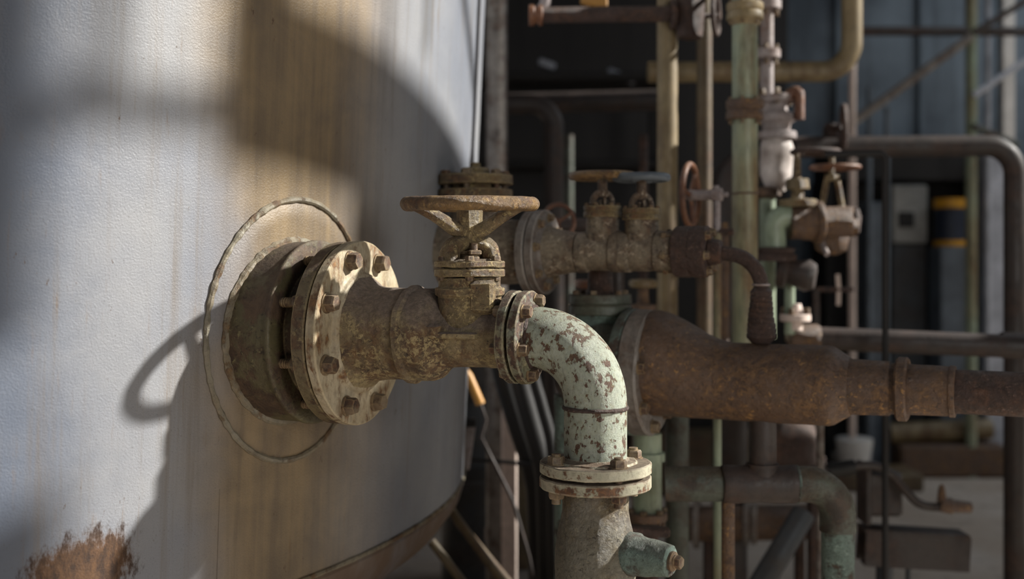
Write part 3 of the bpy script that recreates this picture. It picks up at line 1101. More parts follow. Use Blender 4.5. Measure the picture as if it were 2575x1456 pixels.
def ex_c(th, x, r, D):
    coupling(th, x, 8, 52, 46, D, 'tanpipe')
    coupling(th, x, 252, 302, 47, D, 'rust')
    m = MB().lathe(x, Z, [(yz(66, D), r * .98), (yz(52, D), r * 1.25)], 30); m.build('hub', 'tanpipe', th)
    m = MB().torus(x + Z * yz(487, D), Z, r, .003, 36, 8); m.build('weld', 'rust', th)


vpipe('vertical_pipe', 'tall pale green vertical pipe with two bolted couplings', 1873, 3.2, 32, 'palegreen', extra=ex_c, turn=(1.62, yz(970, 3.2)))
vpipe('vertical_pipe', 'tall tan vertical pipe behind the twin small valves', 1678, 3.55, 26, 'tanpipe', turn=(1.85, yz(972, 3.55)))
vpipe('vertical_pipe', 'dark olive stand pipe below the left end of the brown header', 1702, 3.3, 30, 'olive', 0, yz(985, 3.3))
vpipe('vertical_pipe', 'dim brown vertical pipe between the tan pipe and pale green pipe', 1771, 4.0, 19, 'brownpipe', turn=(2.15, yz(965, 4.0)))
vpipe('vertical_pipe', 'thin pale green vertical pipe just above the brown reducer', 1804, 3.02, 10, 'palegreen', 0, yz(586, 3.02), extra=None)
vpipe('vertical_pipe', 'narrow rusty vertical pipe right of the thin pale green one', 1822, 3.42, 11, 'rust', 0, yz(560, 3.42), turn=(1.75, yz(1022, 3.42)))
vpipe('vertical_pipe', 'tall grey steel pipe beside the right edge of the tank', 1249, 4.2, 27, 'ironflange')
vpipe('vertical_pipe', 'short dull green pipe standing in the dark behind the ochre wheels', 1430, 6.0, 12, 'olive', 0, yz(340, 6.0))
vpipe('vertical_pipe', 'dim rusty pipe end rising behind the blue-grey handwheel', 1618, 4.6, 12, 'rustdark', 0, yz(340, 4.6))
vpipe('vertical_pipe', 'slim grey stand pipe below the brown header near its stepped end', 2062, 3.3, 10, 'ironflange', 0, yz(960, 3.3))


def ex_d(th, x, r, D):
    for y0, y1, rp in ((0, 26, 36), (124, 148, 34)):
        z0, z1 = yz(y1, D), yz(y0, D)
        m = MB().lathe(x, Z, [(z0, .01), (z0, M(rp, D)), (z1, M(rp, D)), (z1, .01)], 30, .003)
        f = m.build('flange', 'lilac', th)
        for k in range(6):
            bolt(f, on_circle(x, Z, M(rp, D) * .8, 15 + 60 * k, z1), Z, .008, .012, .05, nut=.01)


vpipe('vertical_pipe', 'grey-white flanged pipe standing right behind the tall pale green pipe', 1928, 3.6, 17, 'lilac', yz(300, 3.6), 3.1, extra=ex_d)
# relief valve with lagged vessel
DV = 3.6
xv = Vector(((1952 - CX) / F * DV, DV, 0))
rv = thing('relief_valve', 'whitish relief valve on a lagged canister behind the tall pale green pipe', 'valve', xv + Z * yz(640, DV))
m = MB().lathe(xv, Z, [(yz(480, DV), M(22, DV)), (yz(465, DV), M(30, DV)), (yz(440, DV), M(40, DV)), (yz(370, DV), M(41, DV)), (yz(350, DV), M(36, DV)), (yz(345, DV), M(30, DV))], 40, 0, .01).jitter(.004, 14)
m.build('lagging', 'lagging', rv)
m = MB().lathe(xv, Z, [(yz(350, DV), .01), (yz(350, DV), M(50, DV)), (yz(332, DV), M(50, DV)), (yz(332, DV), M(34, DV)), (yz(312, DV), M(36, DV)), (yz(304, DV), M(48, DV)), (yz(288, DV), M(46, DV)),
                    (yz(280, DV), M(28, DV)), (yz(258, DV), M(28, DV)), (yz(258, DV), M(46, DV)), (yz(240, DV), M(46, DV)), (yz(240, DV), .01)], 40, .002)
vb = m.build('body', 'lilac', rv)
for k in range(6):
    bolt(vb, on_circle(xv, Z, M(40, DV), 10 + 60 * k, yz(240, DV)), Z, .011, .018, .03)
m = MB().sweep(bend([xv + Vector((.03, -.03, yz(250, DV))), xv + Vector((.05, -.03, yz(220, DV))), xv + Vector((.062, -.04, yz(240, DV))), xv + Vector((.062, -.04, yz(305, DV)))], .02, 6), M(13, DV), 14)
m.build('lever', 'orange', rv)
xo = xv - Vector((M(22, DV), 0, 0))
m = MB().cyl(xo + Z * yz(480, DV), xo + Z * yz(850, DV), M(20, DV), 26)
m.build('drop_pipe', 'palegreen', rv)
m = MB().lathe(xo, Z, [(yz(500, DV), M(20, DV)), (yz(492, DV), M(34, DV)), (yz(478, DV), M(34, DV)), (yz(470, DV), M(20, DV))], 30)
m.build('collar', 'rust', rv)

# tan pipe bending up
DT = 4.3
solo('bent_pipe', MB().sweep(bend([P(1630, 182, DT), P(2142, 180, DT), P(2142, -1500, DT)], M(75, DT), 14), M(26, DT), 28), 'tanpipe',
     'tan pipe running level behind the green pipe then bending straight up', 'pipe')
# dim arch and level pipes in the dark
DA = 5.0
pb = P(1393, 300, DA)
solo('bent_pipe', MB().sweep(bend([P(1270, 262, DA), P(1393, 262, DA), (pb.x, pb.y, 0)], M(60, DA), 12), M(25, DA), 24), 'darkpipe',
     'dark brown pipe bending down in the shadows left of the ochre wheels', 'pipe')
solo('level_pipe', MB().cyl(P(1225, 262, 5.6), P(1700, 250, 5.4), M(26, 5.5), 22), 'darkpipe', 'dim level pipe crossing the dark behind the tan pipe', 'pipe')
for (px, py, D, w, nm) in ((1375, 162, 7.8, .12, 'small pale bar standing in for a light spot on the dark rack, the shorter one'), (1562, 192, 7.8, .2, 'longer pale bar standing in for a light spot on the dark rack near the tan pipe')):
    solo('light_spot_bar', MB().box(P(px, py, D), (w, .05, .05), Matrix.Rotation(.35, 3, 'Y'), .01), 'palesteel', nm, 'light spot', 'pale light-spot bars on the dark rack')  # pale bars painted in place of bluish light spots in the dark
rk = thing('storage_rack', 'dark steel rack with two level shelves deep in the shadows', 'rack', P(1450, 750, 7.9))
for y in (205, 420):
    MB().box(P(1440, y, 7.9), (1.45, .5, .05), None, .01).build('shelf', 'black', rk)
for px in (1190, 1650):
    for d in (-.22, .22):
        p = P(px, 300, 7.9)
        MB().box((p.x, p.y + d, 1.4), (.05, .05, 2.8), None, .005).build('post', 'black', rk)

# overhead rusty pipe with a valve
DO = 3.5
ov = thing('overhead_pipe', 'dark rusty level pipe overhead with a jointed left end', 'pipe', P(1520, 56, DO))
MB().cyl(P(1345, 38, DO), P(1745, 34, DO), M(20, DO), 26).build('pipe', 'rustdark', ov)
m = MB().lathe(P(1330, 38, DO), (1, 0, 0), [(0, .02), (0, M(27, DO)), (M(14, DO), M(27, DO)), (M(14, DO), M(22, DO)), (M(24, DO), M(22, DO)), (M(24, DO), M(27, DO)), (M(34, DO), M(27, DO)), (M(34, DO), .02)], 28, .002)
m.build('joint', 'orange', ov)
m = MB().sweep(bend([P(1348, 38, DO), P(1372, 10, DO), P(1372, -200, DO)], .03, 8), M(14, DO), 16)
m.build('upright', 'lilac', ov)
DW = 3.5
tvv = thing('overhead_valve', 'dark rusty valve at the top with a narrow edge-on handwheel', 'valve', P(1735, 95, DW))
m = MB().lathe(P(1735, 30, DW), Z, [(M(-66, DW), .02), (M(-66, DW), M(30, DW)), (M(-40, DW), M(36, DW)), (M(30, DW), M(38, DW)), (M(60, DW), M(24, DW)), (M(150, DW), M(20, DW))], 32, .004).jitter(.004, 14)
m.lathe(P(1700, 36, DW), (1, 0, 0), [(M(-14, DW), .02), (M(-14, DW), M(38, DW)), (0, M(38, DW)), (0, .02)], 28, .003)
m.build('body', 'rustdark', tvv)
m = MB().cyl(P(1765, 40, DW), P(1806, 40, DW), M(7, DW), 12)
m.build('stem', 'rustdark', tvv)
wx = Vector((.95, -.32, 0)).normalized()
MB().torus(P(1800, 35, DW), wx, M(50, DW), M(7, DW), 48, 10).build('handwheel', 'rustdark', tvv)
solo('lifting_lug', MB().box(P(1490, 4, 3.6), (.075, .03, .03), Matrix.Rotation(.25, 3, 'Y'), .004).box(P(1515, 2, 3.6), (.03, .035, .045), None, .004), 'amber',
     'yellow steel lug resting on top of the overhead rusty pipe', 'lug')

# edge-on orange wheel on the pale green pipe
DE = 3.05
sv = thing('side_valve', 'upright orange handwheel with a sideways stem beside the pale green pipe', 'valve', P(1770, 575, DE))
wx = Vector((.917, -.40, 0)).normalized()
wc = P(1736, 491, DE)
w = MB().torus(wc, wx, M(77, DE), M(8, DE), 64, 12).build('handwheel', 'orange', sv)
for k in range(3):
    MB().cyl(wc, on_circle(wc, wx, M(76, DE), 40 + 120 * k), M(6, DE), 10).build('spoke', 'orange', w)
m = MB().lathe(wc, wx, [(-.02, .006), (-.018, .009), (0, .016), (.01, .0135), (.055, .0135), (.058, .0175), (.085, .0175), (.085, .006), (.10, .006)], 24, .001)
m.hexa(wc - wx * .022, wx, .009, .012)
m.hexa(wc + wx * .07 + Z * .012, Z, .008, .012)
m.cyl(wc + wx * .072, wc + wx * .072 - Z * .10, .009, 14)
m.build('stem', 'lilac', sv)
m = MB().lathe(wc + wx * .04 - Z * .098, wx, [(0, .004), (0, .010), (.075, .008), (.075, .003)], 16)
m.build('gland_bar', 'rustdark', sv)
# round orange wheel behind the reducer flange
DR = 3.1
rw = thing('rear_valve', 'round orange handwheel half hidden behind the grey reducer flange', 'valve', P(1408, 602, DR))
wx = Vector((.35, -.93, .05)).normalized()
wc = P(1405, 556, DR)
w = MB().torus(wc, wx, M(42, DR), M(5.5, DR), 56, 12).build('handwheel', 'orange', rw)
for k in range(3):
    MB().cyl(wc, on_circle(wc, wx, M(41, DR), 60 + 120 * k), M(4.5, DR), 10).build('spoke', 'orange', w)
MB().cyl(wc, wc - wx * .12, M(6, DR), 12).build('stem', 'rustdark', rw)
q = wc - wx * .15
q2 = P(1553, 580, q.y)
MB().sweep(bend([q, Vector((q2.x, q.y, q.z)), (q2.x, q.y, 0)], .06, 8), .02, 16).build('stand_pipe', 'darkpipe', rw)
MB().lathe(wc - wx * .12, -wx, [(0, .02), (.01, .03), (.07, .035), (.07, 0)], 20, .003).build('body', 'rustdark', rw)
# dark round elbow behind the pale green pipe
solo('bent_pipe', MB().sweep(bend([P(1960, 415, 4.4), P(1835, 415, 4.4), Vector((P(1835, 415, 4.4).x, 4.4, 0))], .09, 12), M(44, 4.4), 28), 'darkpipe',
     'fat dark brown elbow pipe behind the tall pale green pipe', 'pipe')
# two low valve wheels seen under the twin valves
for (px, y, D, R, lab) in ((1490, 714, 3.2, 46, 'small orange level wheel under the ochre-wheeled stop valve'), (1617, 713, 3.3, 36, 'small tan level wheel under the blue-grey-wheeled stop valve')):
    c = P(px, y, D)
    th = thing('low_valve', lab, 'valve', (c.x, c.y, 0), 'low valves under the twin valves')
    m = MB().lathe(c, Z, [(-.012, 0), (-.012, M(R, D)), (.012, M(R, D)), (.012, 0)], 36, .006)
    m.build('wheel', 'orange' if px < 1550 else 'tanpipe', th)
    MB().lathe(c, Z, [(-.014, M(14, D)), (-.06, M(16, D)), (-.06, M(34, D)), (-.085, M(34, D)), (-.085, M(28, D)), (-c.z, M(28, D))], 28, .002).build('stand', 'rust', th)

# ---------------------------------------------------------------- right-hand valve cluster
DC = 3.45
cl = thing('bent_valve', 'bronze-brown gate valve on a pale green elbow right of the relief valve', 'valve', P(1945, 650, DC))
m = MB().sweep(bend([P(1948, 640, DC), P(1944, 545, DC), P(2030, 545, DC)], M(30, DC), 10), M(29, DC), 28)
m.build('elbow', 'palegreen', cl)
m = MB().lathe(P(1950, 635, DC), Z, [(M(-22, DC), .02), (M(-22, DC), M(52, DC)), (M(-6, DC), M(52, DC)), (M(-4, DC), M(44, DC)), (M(10, DC), M(50, DC)), (M(14, DC), M(34, DC))], 36, .002)
m.build('flange', 'rustdark', cl)
m = MB().lathe(P(1985, 560, DC), (1, 0, 0), [(0, .02), (0, M(42, DC)), (M(60, DC), M(44, DC)), (M(64, DC), M(54, DC)), (M(80, DC), M(54, DC)), (M(80, DC), M(40, DC)), (M(150, DC), M(38, DC)), (M(150, DC), .01)], 36, .003, .02).jitter(.004, 16)
m.build('body', 'rust', cl)
m = MB().lathe(P(2005, 520, DC), Z, [(0, M(44, DC)), (M(6, DC), M(48, DC)), (M(18, DC), M(48, DC)), (M(18, DC), M(16, DC)), (M(44, DC), M(16, DC)), (M(44, DC), M(30, DC)), (M(70, DC), M(28, DC)), (M(70, DC), M(10, DC)), (M(136, DC), M(8, DC))], 30, .002).jitter(.0015, 30)
m.build('bonnet', 'bonnet', cl)
MB().torus(P(2050, 382, DC), Z, M(56, DC), M(7, DC), 48, 10).cyl(P(1995, 382, DC), P(2106, 382, DC), M(6, DC), 8).build('handwheel', 'rustdark', cl)
c2 = thing('globe_valve', 'dark bronze globe valve with a flat orange-brown wheel beside the bent valve', 'valve', P(2095, 640, DC + .1))
D3 = DC + .12
m = MB().lathe(P(2090, 560, D3), Z, [(M(-80, D3), .02), (M(-70, D3), M(36, D3)), (M(-30, D3), M(46, D3)), (M(20, D3), M(46, D3)), (M(24, D3), M(54, D3)), (M(38, D3), M(54, D3)), (M(38, D3), M(20, D3))], 32, .003, .02).jitter(.004, 16)
m.lathe(P(2120, 570, D3), (1, 0, 0), [(0, .02), (0, M(30, D3)), (M(34, D3), M(24, D3)), (M(34, D3), .01)], 20)
m.build('body', 'rust', c2)
m = MB()
for dx in (-26, 26):
    m.cyl(P(2092 + dx, 525, D3), P(2092 + dx * .5, 452, D3), M(8, D3), 12)
m.lathe(P(2092, 455, D3), Z, [(0, M(18, D3)), (M(14, D3), M(18, D3)), (M(14, D3), M(8, D3)), (M(60, D3), M(7, D3))], 18)
m.build('yoke', 'bonnet', c2)
MB().torus(P(2100, 421, D3), Z, M(58, D3), M(6, D3), 48, 10).cyl(P(2045, 421, D3), P(2155, 421, D3), M(5, D3), 8).build('handwheel', 'orange', c2)
m = MB().lathe(P(2150, 545, D3), Z, [(M(-40, D3), M(12, D3)), (0, M(16, D3)), (M(20, D3), M(10, D3))], 16)
m.build('drain_cock', 'rustdark', c2)
# upright edge-on wheel
D4 = 4.17
c3 = thing('upright_wheel_valve', 'dark rusty handwheel standing edge-on above the dark level pipe', 'valve', P(2120, 375, D4))
MB().torus(P(2121, 318, D4), Vector((.98, -.2, 0)), M(50, D4), M(8, D4), 48, 10).build('handwheel', 'rustdark', c3)
MB().cyl(P(2121, 318, D4), P(2090, 325, D4 + .1), M(9, D4), 12).lathe(P(2090, 325, D4 + .1), Vector((0, 0, -1)), [(-.02, .02), (0, .03), (.06, .03), (.1, .02)], 16).build('body', 'rustdark', c3)
# lower half of the cluster
c4 = thing('lower_valve', 'dark lumpy flanged valve hanging under the pale green elbow', 'valve', P(2000, 720, DC))
m = MB().lathe(P(2010, 690, DC), Vector((.9, -.3, -.2)), [(M(-50, DC), .02), (M(-50, DC), M(44, DC)), (M(-30, DC), M(44, DC)), (M(-28, DC), M(30, DC)), (M(20, DC), M(38, DC)), (M(40, DC), M(30, DC)), (M(40, DC), .01)], 30, .003).jitter(.005, 14)
m.build('body', 'darkpipe', c4)
MB().cyl(P(2062, 600, DC), P(2080, 640, DC - .05), M(7, DC), 12).build('lever', 'lilac', c4)
D5 = 3.5
sp2 = thing('stand_valve', 'small pale flanged stand pipe rising from the level brown pipe', 'valve', P(1990, 840, D5))
m = MB().cyl(P(1986, 840, D5), P(1986, 690, D5), M(13, D5), 18)
m.build('pipe', 'palegreen', sp2)
m = MB().lathe(P(2000, 800, D5), Z, [(M(-30, D5), M(18, D5)), (M(-8, D5), M(18, D5)), (M(-8, D5), M(38, D5)), (M(10, D5), M(38, D5)), (M(10, D5), M(20, D5)), (M(36, D5), M(14, D5))], 28, .002)
f = m.build('flange', 'cream', sp2)
for k in range(4):
    bolt(f, on_circle(P(2000, 800, D5), Z, M(29, D5), 30 + 90 * k, M(10, D5)), Z, M(8, D5), M(16, D5))

lp = thing('level_pipe', 'long dark brown level pipe crossing behind the thin end of the big header', 'pipe', P(2300, 900, D5))
m = MB().cyl(P(1990, 848, D5 + .05), P(2760, 880, D5 - .1), M(29, D5), 28)
m.build('pipe', 'darkpipe', lp)
m = MB().lathe(P(1992, 848, D5 + .05), P(2760, 880, D5 - .1) - P(1992, 848, D5 + .05), [(-.02, .01), (0, M(34, D5)), (M(60, D5), M(36, D5)), (M(70, D5), M(30, D5))], 28).jitter(.002, 20)
m.build('tee_end', 'rust', lp)
m = MB().lathe(P(2520, 868, D5 - .03), (1, 0, 0), [(0, M(30, D5)), (0, M(33, D5)), (M(80, D5), M(33, D5)), (M(80, D5), M(30, D5))], 28)
m.build('sleeve', 'rustdark', lp)

# dark pipe bending down on the right
D6 = 4.25
pb = P(2552, 366, D6)
solo('bent_pipe', MB().sweep(bend([P(1995, 370, D6), pb, (pb.x, pb.y, 0)], M(70, D6), 14), M(27, D6), 28), 'darkpipe',
     'dark maroon pipe running level then bending down at the picture edge', 'pipe')
D7 = 3.35
pb = P(2226, 385, D7)
solo('rod_frame', MB().sweep(bend([P(2075, 388, D7), pb, (pb.x, pb.y, 0)], M(16, D7), 8), M(8, D7), 14), 'black',
     'thin dark bent rod standing in front of the grey cabinets', 'rod')
# tap with cross handle
D8 = 4.4
tp = thing('tap', 'small pale tap with a cross handle in the dark right of the valves', 'tap', P(2100, 770, D8))
MB().cyl(P(2050, 728, D8), P(2145, 728, D8), M(6, D8), 12).build('spindle', 'rustdark', tp)
MB().cyl(P(2052, 728, D8), (P(2052, 728, D8).x, D8, 0), M(9, D8), 14).build('riser', 'darkpipe', tp)
MB().sweep([P(2106, 690, D8), P(2109, 728, D8), P(2108, 768, D8)], M(5.5, D8), 10).build('handle', 'cream', tp)

# ---------------------------------------------------------------- scaffold and far wall furniture
D9 = 7.9
sc_ = thing('scaffold', 'slender steel scaffold frame with diagonal braces against the blue-grey wall', 'scaffold', (P(2442, 0, D9).x, D9, 0))


def tube(a, b, rpx, D, name, mat):
    return MB().cyl(a, b, M(rpx, D), 16).build(name, mat, sc_)


for px, D, rp, mt, y1 in ((2442, D9, 14, 'palegreen', -250), (2143, 7.6, 9, 'cream', -80), (2484, 8.1, 7, 'palesteel', -200), (2186, 8.0, 7, 'bluesteel', 220), (2230, 8.0, 7, 'bluesteel', 270)):
    p = P(px, y1, D)
    tube((p.x, p.y, 0), p, rp, D, 'post', mt)
tube(P(2150, 78, D9), P(2760, 80, D9), 12, D9, 'ledger', 'darkpipe')
tube(P(2150, -30, 8.0), P(2760, -40, 8.0), 8, D9, 'ledger', 'darkpipe')
tube(P(2130, 318, D9 - .1), P(2442, 92, D9 - .1), 11, D9, 'brace', 'ironflange')
tube(P(2448, 240, D9 - .1), P(2700, 70, D9 - .1), 8, D9, 'brace', 'palesteel')
tube(P(2448, 82, D9 - .1), P(2700, -70, D9 - .1), 8, D9, 'brace', 'darkpipe')
tube(P(2448, 318, D9 - .1), P(2560, 365, D9 - .1), 9, D9, 'brace', 'olive')
p = P(2532, 0, 8.6)
solo('steel_post', MB().box((p.x, p.y, 1.8), (M(30, 8.6), .08, 3.6), None, .005), 'white', 'bright white square steel post near the blue-grey wall', 'post')
p = P(2493, 0, 8.4)
m = MB().box((p.x, p.y, 1.15), (M(52, 8.4), .12, 2.3), None, .01)
solo('steel_column', m, 'palesteel', 'wide pale blue-grey column below the dark maroon pipe', 'column')
D10 = 8.4
bay = thing('dark_backing', 'added black backing panels behind the grey cabinet and navy barrel', 'housing', (P(2250, 0, 8.9).x, 8.9, 0))  # black panels added to darken the area behind the cabinets
zb0, zb1 = yz(462, 8.9), yz(392, 8.9)
pl, pr_ = P(2050, 0, 8.9).x, P(2438, 0, 8.9).x
MB().box(((pl + pr_) / 2, 8.95, zb1 / 2), (pr_ - pl, .04, zb1), None, .004).build('back_panel', 'black', bay)
MB().box(((pl + pr_) / 2, 8.72, (zb0 + zb1) / 2), (pr_ - pl, .42, zb1 - zb0), None, .006).build('lintel', 'black', bay)
for x in (pl, pr_):
    MB().box((x, 8.72, zb0 / 2), (.05, .42, zb0), None, .004).build('side_panel', 'black', bay)
cb = thing('control_cabinet', 'grey control cabinet with a small dark window below the maroon pipe', 'cabinet', P(2277, 900, D10))
c = P(2277, 540, D10)
MB().box((c.x, c.y, c.z), (M(88, D10), .2, M(146, D10)), None, .012).build('housing', 'greyenamel', cb)
MB().box((c.x - .03, c.y - .105, c.z - .04), (M(38, D10), .02, M(38, D10)), None, .004).build('window', 'black', cb)
MB().box((c.x, c.y + .02, (c.z - M(73, D10)) / 2), (M(86, D10), .18, c.z - M(73, D10)), None, .01).build('plinth', 'drum', cb)
c = P(2388, 562, 8.2)
bl = thing('barrel', 'navy blue barrel with yellow bands standing on a grey pedestal', 'barrel', c - Z * .15)
MB().lathe(c, Z, [(M(-58, 8.2), .02), (M(-58, 8.2), M(37, 8.2)), (M(58, 8.2), M(37, 8.2)), (M(62, 8.2), M(34, 8.2)), (M(62, 8.2), .02)], 30, .004).build('drum', 'navy', bl)
for y, h in ((50, 24), (-50, 14)):
    MB().lathe(c + Z * M(y, 8.2), Z, [(M(-h / 2, 8.2), M(36, 8.2)), (M(-h / 2, 8.2), M(39, 8.2)), (M(h / 2, 8.2), M(39, 8.2)), (M(h / 2, 8.2), M(36, 8.2))], 30).build('band', 'yellow', bl)
zt_ = c.z - M(59, 8.2)
solo('pedestal', MB().box((c.x - .01, c.y, zt_ / 2), (M(70, 8.2), .25, zt_), None, .01), 'bluesteel', 'grey steel pedestal under the navy barrel', 'pedestal')
p = P(2192, 500, 8.3)
solo('steel_cabinet', MB().box((p.x, p.y, .95), (M(46, 8.3), .3, 2 * .95), None, .01), 'bluesteel', 'narrow grey-green upright cabinet left of the thin dark rod', 'cabinet')

# ---------------------------------------------------------------- things near the floor, right
DF = 4.3
fp = thing('floor_pipe', 'brown flanged pipe lying low behind the support leg', 'pipe', P(1880, 1370, DF))
MB().cyl(P(1700, 1318, DF), P(2060, 1312, DF), M(44, DF), 28).build('pipe', 'rust', fp)
for px, rp in ((1745, 62), (1870, 52), (1890, 52)):
    MB().lathe(P(px, 1316, DF), (1, -.25, 0), [(0, .02), (0, M(rp, DF)), (M(14, DF), M(rp, DF)), (M(14, DF), .02)], 36, .003).build('flange', 'ironflange', fp)
for px in (1780, 2010):
    p = P(px, 1318, DF)
    MB().box((p.x, p.y, (p.z - .05) / 2), (.03, .05, p.z - .05), None, .004).build('saddle', 'rustdark', fp)
a, b = P(2022, 1290, 3.7), P(1900, 1500, 3.6)
b.z = max(b.z, .05)
solo('slanted_pipe', MB().cyl(a, Vector((a.x + (b.x - a.x) * (a.z) / (a.z - b.z) , a.y + (b.y - a.y) * a.z / (a.z - b.z), 0.03)), M(30, 3.7), 22), 'drum',
     'dark slanted pipe leaning to the floor under the manifold elbow', 'pipe')
D11 = 2.85
gp = thing('stand_pipe', 'pale green stand pipe with a rusty flange right behind the strainer', 'pipe', ((1630 - CX) / F * D11, D11, 0))
x0 = Vector(((1628 - CX) / F * D11, D11, 0))
MB().cyl(x0 + Z * yz(1090, D11), x0 + Z * yz(1290, D11), M(36, D11), 28).build('pipe', 'palegreen', gp)
MB().lathe(x0, Z, [(yz(1160, D11), M(36, D11)), (yz(1158, D11), M(44, D11)), (yz(1138, D11), M(44, D11)), (yz(1136, D11), M(36, D11))], 28).build('collar', 'palegreen', gp)
f = MB().lathe(x0, Z, [(yz(1308, D11), .02), (yz(1308, D11), M(50, D11)), (yz(1286, D11), M(50, D11)), (yz(1286, D11), .02)], 36, .003).build('flange', 'rust', gp)
for k in range(6):
    bolt(f, on_circle(x0, Z, M(42, D11), 20 + 60 * k, yz(1286, D11)), Z, .009, .008, .05)
MB().cyl(x0 + Z * yz(1305, D11), x0, M(28, D11), 24).build('leg_pipe', 'rustdark', gp)
o = solo('lever_bar', MB().cyl(P(1560, 1328, 2.55), P(1672, 1336, 2.5), .002, 6).box(P(1622, 1334, 2.53), (.108, .03, .02), Matrix.Rotation(.07, 3, 'Y'), .004), 'rustdark',
         'short rusty flat bar sticking out behind the strainer branch', 'bar')
# beam on posts with a hose over it
D12 = 3.75
bm = thing('bench_beam', 'dark steel channel beam on two legs at the lower right', 'beam', (P(2290, 0, D12).x, D12, 0))
rotb = Matrix.Rotation(math.radians(3.5), 3, 'Y')
m = MB().box(P(2295, 1335, D12), (M(262, D12), .10, .012), rotb, .002)
m.box(P(2295, 1337, D12) - Vector((0, .045, .055)), (M(262, D12), .012, .11), rotb, .002)
m.box(P(2295, 1337, D12) + Vector((0, .045, -.055)), (M(262, D12), .012, .11), rotb, .002)
m.box(P(2295, 1337, D12) - Vector((0, .02, .105)), (M(262, D12), .05, .012), rotb, .002)
m.build('channel', 'darkpipe', bm)
for px, rp in ((2224, 21), (2284, 7)):
    p = P(px, 1385, D12)
    MB().cyl(p, (p.x, p.y, 0), M(rp, D12), 16).build('leg', 'drum', bm)
MB().box(P(2215, 1238, D12), (M(90, D12), .09, M(108, D12)), None, .008).box(P(2172, 1238, D12), (M(14, D12), .11, M(150, D12)), None, .004).build('bracket', 'darkpipe', bm)
hs = thing('hose', 'dark brown hose with a black sleeve and rusty nozzle curving down over the beam', 'hose', P(2300, 1250, D12 - .08))
D13 = D12 - .1
pts = [P(2040, 1180, D13), P(2080, 1180, D13), P(2150, 1172, D13), P(2200, 1172, D13), P(2240, 1192, D13), P(2272, 1228, D13), P(2305, 1262, D13), P(2340, 1274, D13), P(2390, 1274, D13)]
fine = []
for i in range(len(pts) - 1):
    for k in range(5):
        t = k / 5
        p0, p1, p2, p3 = pts[max(i - 1, 0)], pts[i], pts[i + 1], pts[min(i + 2, len(pts) - 1)]
        fine.append(.5 * ((2 * p1) + (p2 - p0) * t + (2 * p0 - 5 * p1 + 4 * p2 - p3) * t * t + (3 * p1 - p0 - 3 * p2 + p3) * t ** 3))
fine.append(pts[-1])
MB().sweep(fine, M(11, D13), 16).build('tube', 'darkpipe', hs)
MB().cyl(P(2082, 1184, D13), P(2148, 1174, D13), M(19, D13), 20).build('sleeve', 'rubber', hs)
m = MB().lathe(P(2362, 1270, D13), Vector((1, 0, -.08)), [(0, .012), (0, M(17, D13)), (M(30, D13), M(19, D13)), (M(34, D13), M(15, D13)), (M(80, D13), M(14, D13)), (M(84, D13), .006)], 18, .002).jitter(.003, 30)
m.lathe(P(2368, 1262, D13), Z, [(0, M(12, D13)), (M(36, D13), M(8, D13)), (M(44, D13), .003)], 14)
m.build('nozzle', 'rust', hs)
D14 = 8.0
solo('fallen_pipe', MB().cyl(P(2235, 1090, D14), P(2490, 1078, D14), M(26, D14), 20), 'tanpipe',
     'dusty brown pipe length resting far back on the floor', 'pipe')
p = P(2148, 1130, 7.6)
solo('bucket', MB().lathe((p.x, p.y, yz(1180, 7.6)), Z, [(0, 0), (0, M(36, 7.6)), (M(76, 7.6), M(46, 7.6)), (M(78, 7.6), M(44, 7.6)), (M(78, 7.6), 0)], 30, .003), 'white',
     'white plastic bucket on the far crate behind the manifold', 'bucket')
zc_ = yz(1180, 7.6)
solo('crate', MB().box((p.x + .08, p.y, zc_ / 2), (.62, .4, zc_), None, .01), 'brownpipe', 'low brown crate carrying the white bucket', 'crate')
q = P(2380, 1180, D14)
solo('timber', MB().box((q.x, q.y, yz(1112, D14) / 2), (.72, .28, yz(1112, D14)), None, .02), 'rust', 'brown timber block under the dusty fallen pipe', 'timber')
p = P(2510, 1120, 8.0)
solo('tool_box', MB().box((p.x, p.y, yz(1140, 8.0) / 2), (M(110, 8.0), .24, yz(1130, 8.0)), None, .015), 'drum', 'dark steel box on the far floor at the right edge', 'box')
# ground-level clutter behind the manifold
p = P(1800, 1110, 7.4)
solo('concrete_kerb', MB().box((p.x, p.y, yz(1085, 7.4) / 2), (M(430, 7.4), .3, yz(1085, 7.4)), None, .02), 'brownpipe', 'long brown concrete plinth behind the slim stand pipes', 'plinth')
rv2 = P(2040, 1115, 3.9)
solo('pump_casing', MB().lathe(P(2020, 1130, 3.9), Vector((.6, -.8, 0)), [(-.1, .01), (-.1, M(80, 3.9)), (-.02, M(86, 3.9)), (.0, M(60, 3.9)), (.04, M(30, 3.9)), (.04, 0)], 36, .006).box((P(2062, 0, 3.9).x, 3.95, yz(1150, 3.9) / 2), (.05, .06, yz(1150, 3.9)), None, .004), 'rustdark',
     'round rusty pump casing behind the manifold riser', 'pump')

# ---------------------------------------------------------------- things near the floor, left
D15 = 4.7
p = P(1186, 0, D15)
dr = thing('steel_drum', 'tall blue-black steel vessel standing behind the right edge of the tank', 'vessel', (p.x, D15, 0))
MB().lathe((p.x, D15, 0), Z, [(.0, .01), (.0, M(76, D15)), (yz(1166, D15), M(76, D15)), (yz(1162, D15), M(79, D15)), (yz(1156, D15), M(76, D15)), (yz(760, D15), M(76, D15)), (yz(740, D15), M(60, D15)), (yz(735, D15), .01)], 40).build('shell', 'drum', dr)
for k in range(2):
    MB().lathe((p.x, D15, 0), Z, [(yz(1000 + 210 * k, D15), M(76, D15)), (yz(997 + 210 * k, D15), M(79, D15)), (yz(990 + 210 * k, D15), M(79, D15)), (yz(987 + 210 * k, D15), M(76, D15))], 40).build('hoop', 'drum', dr)
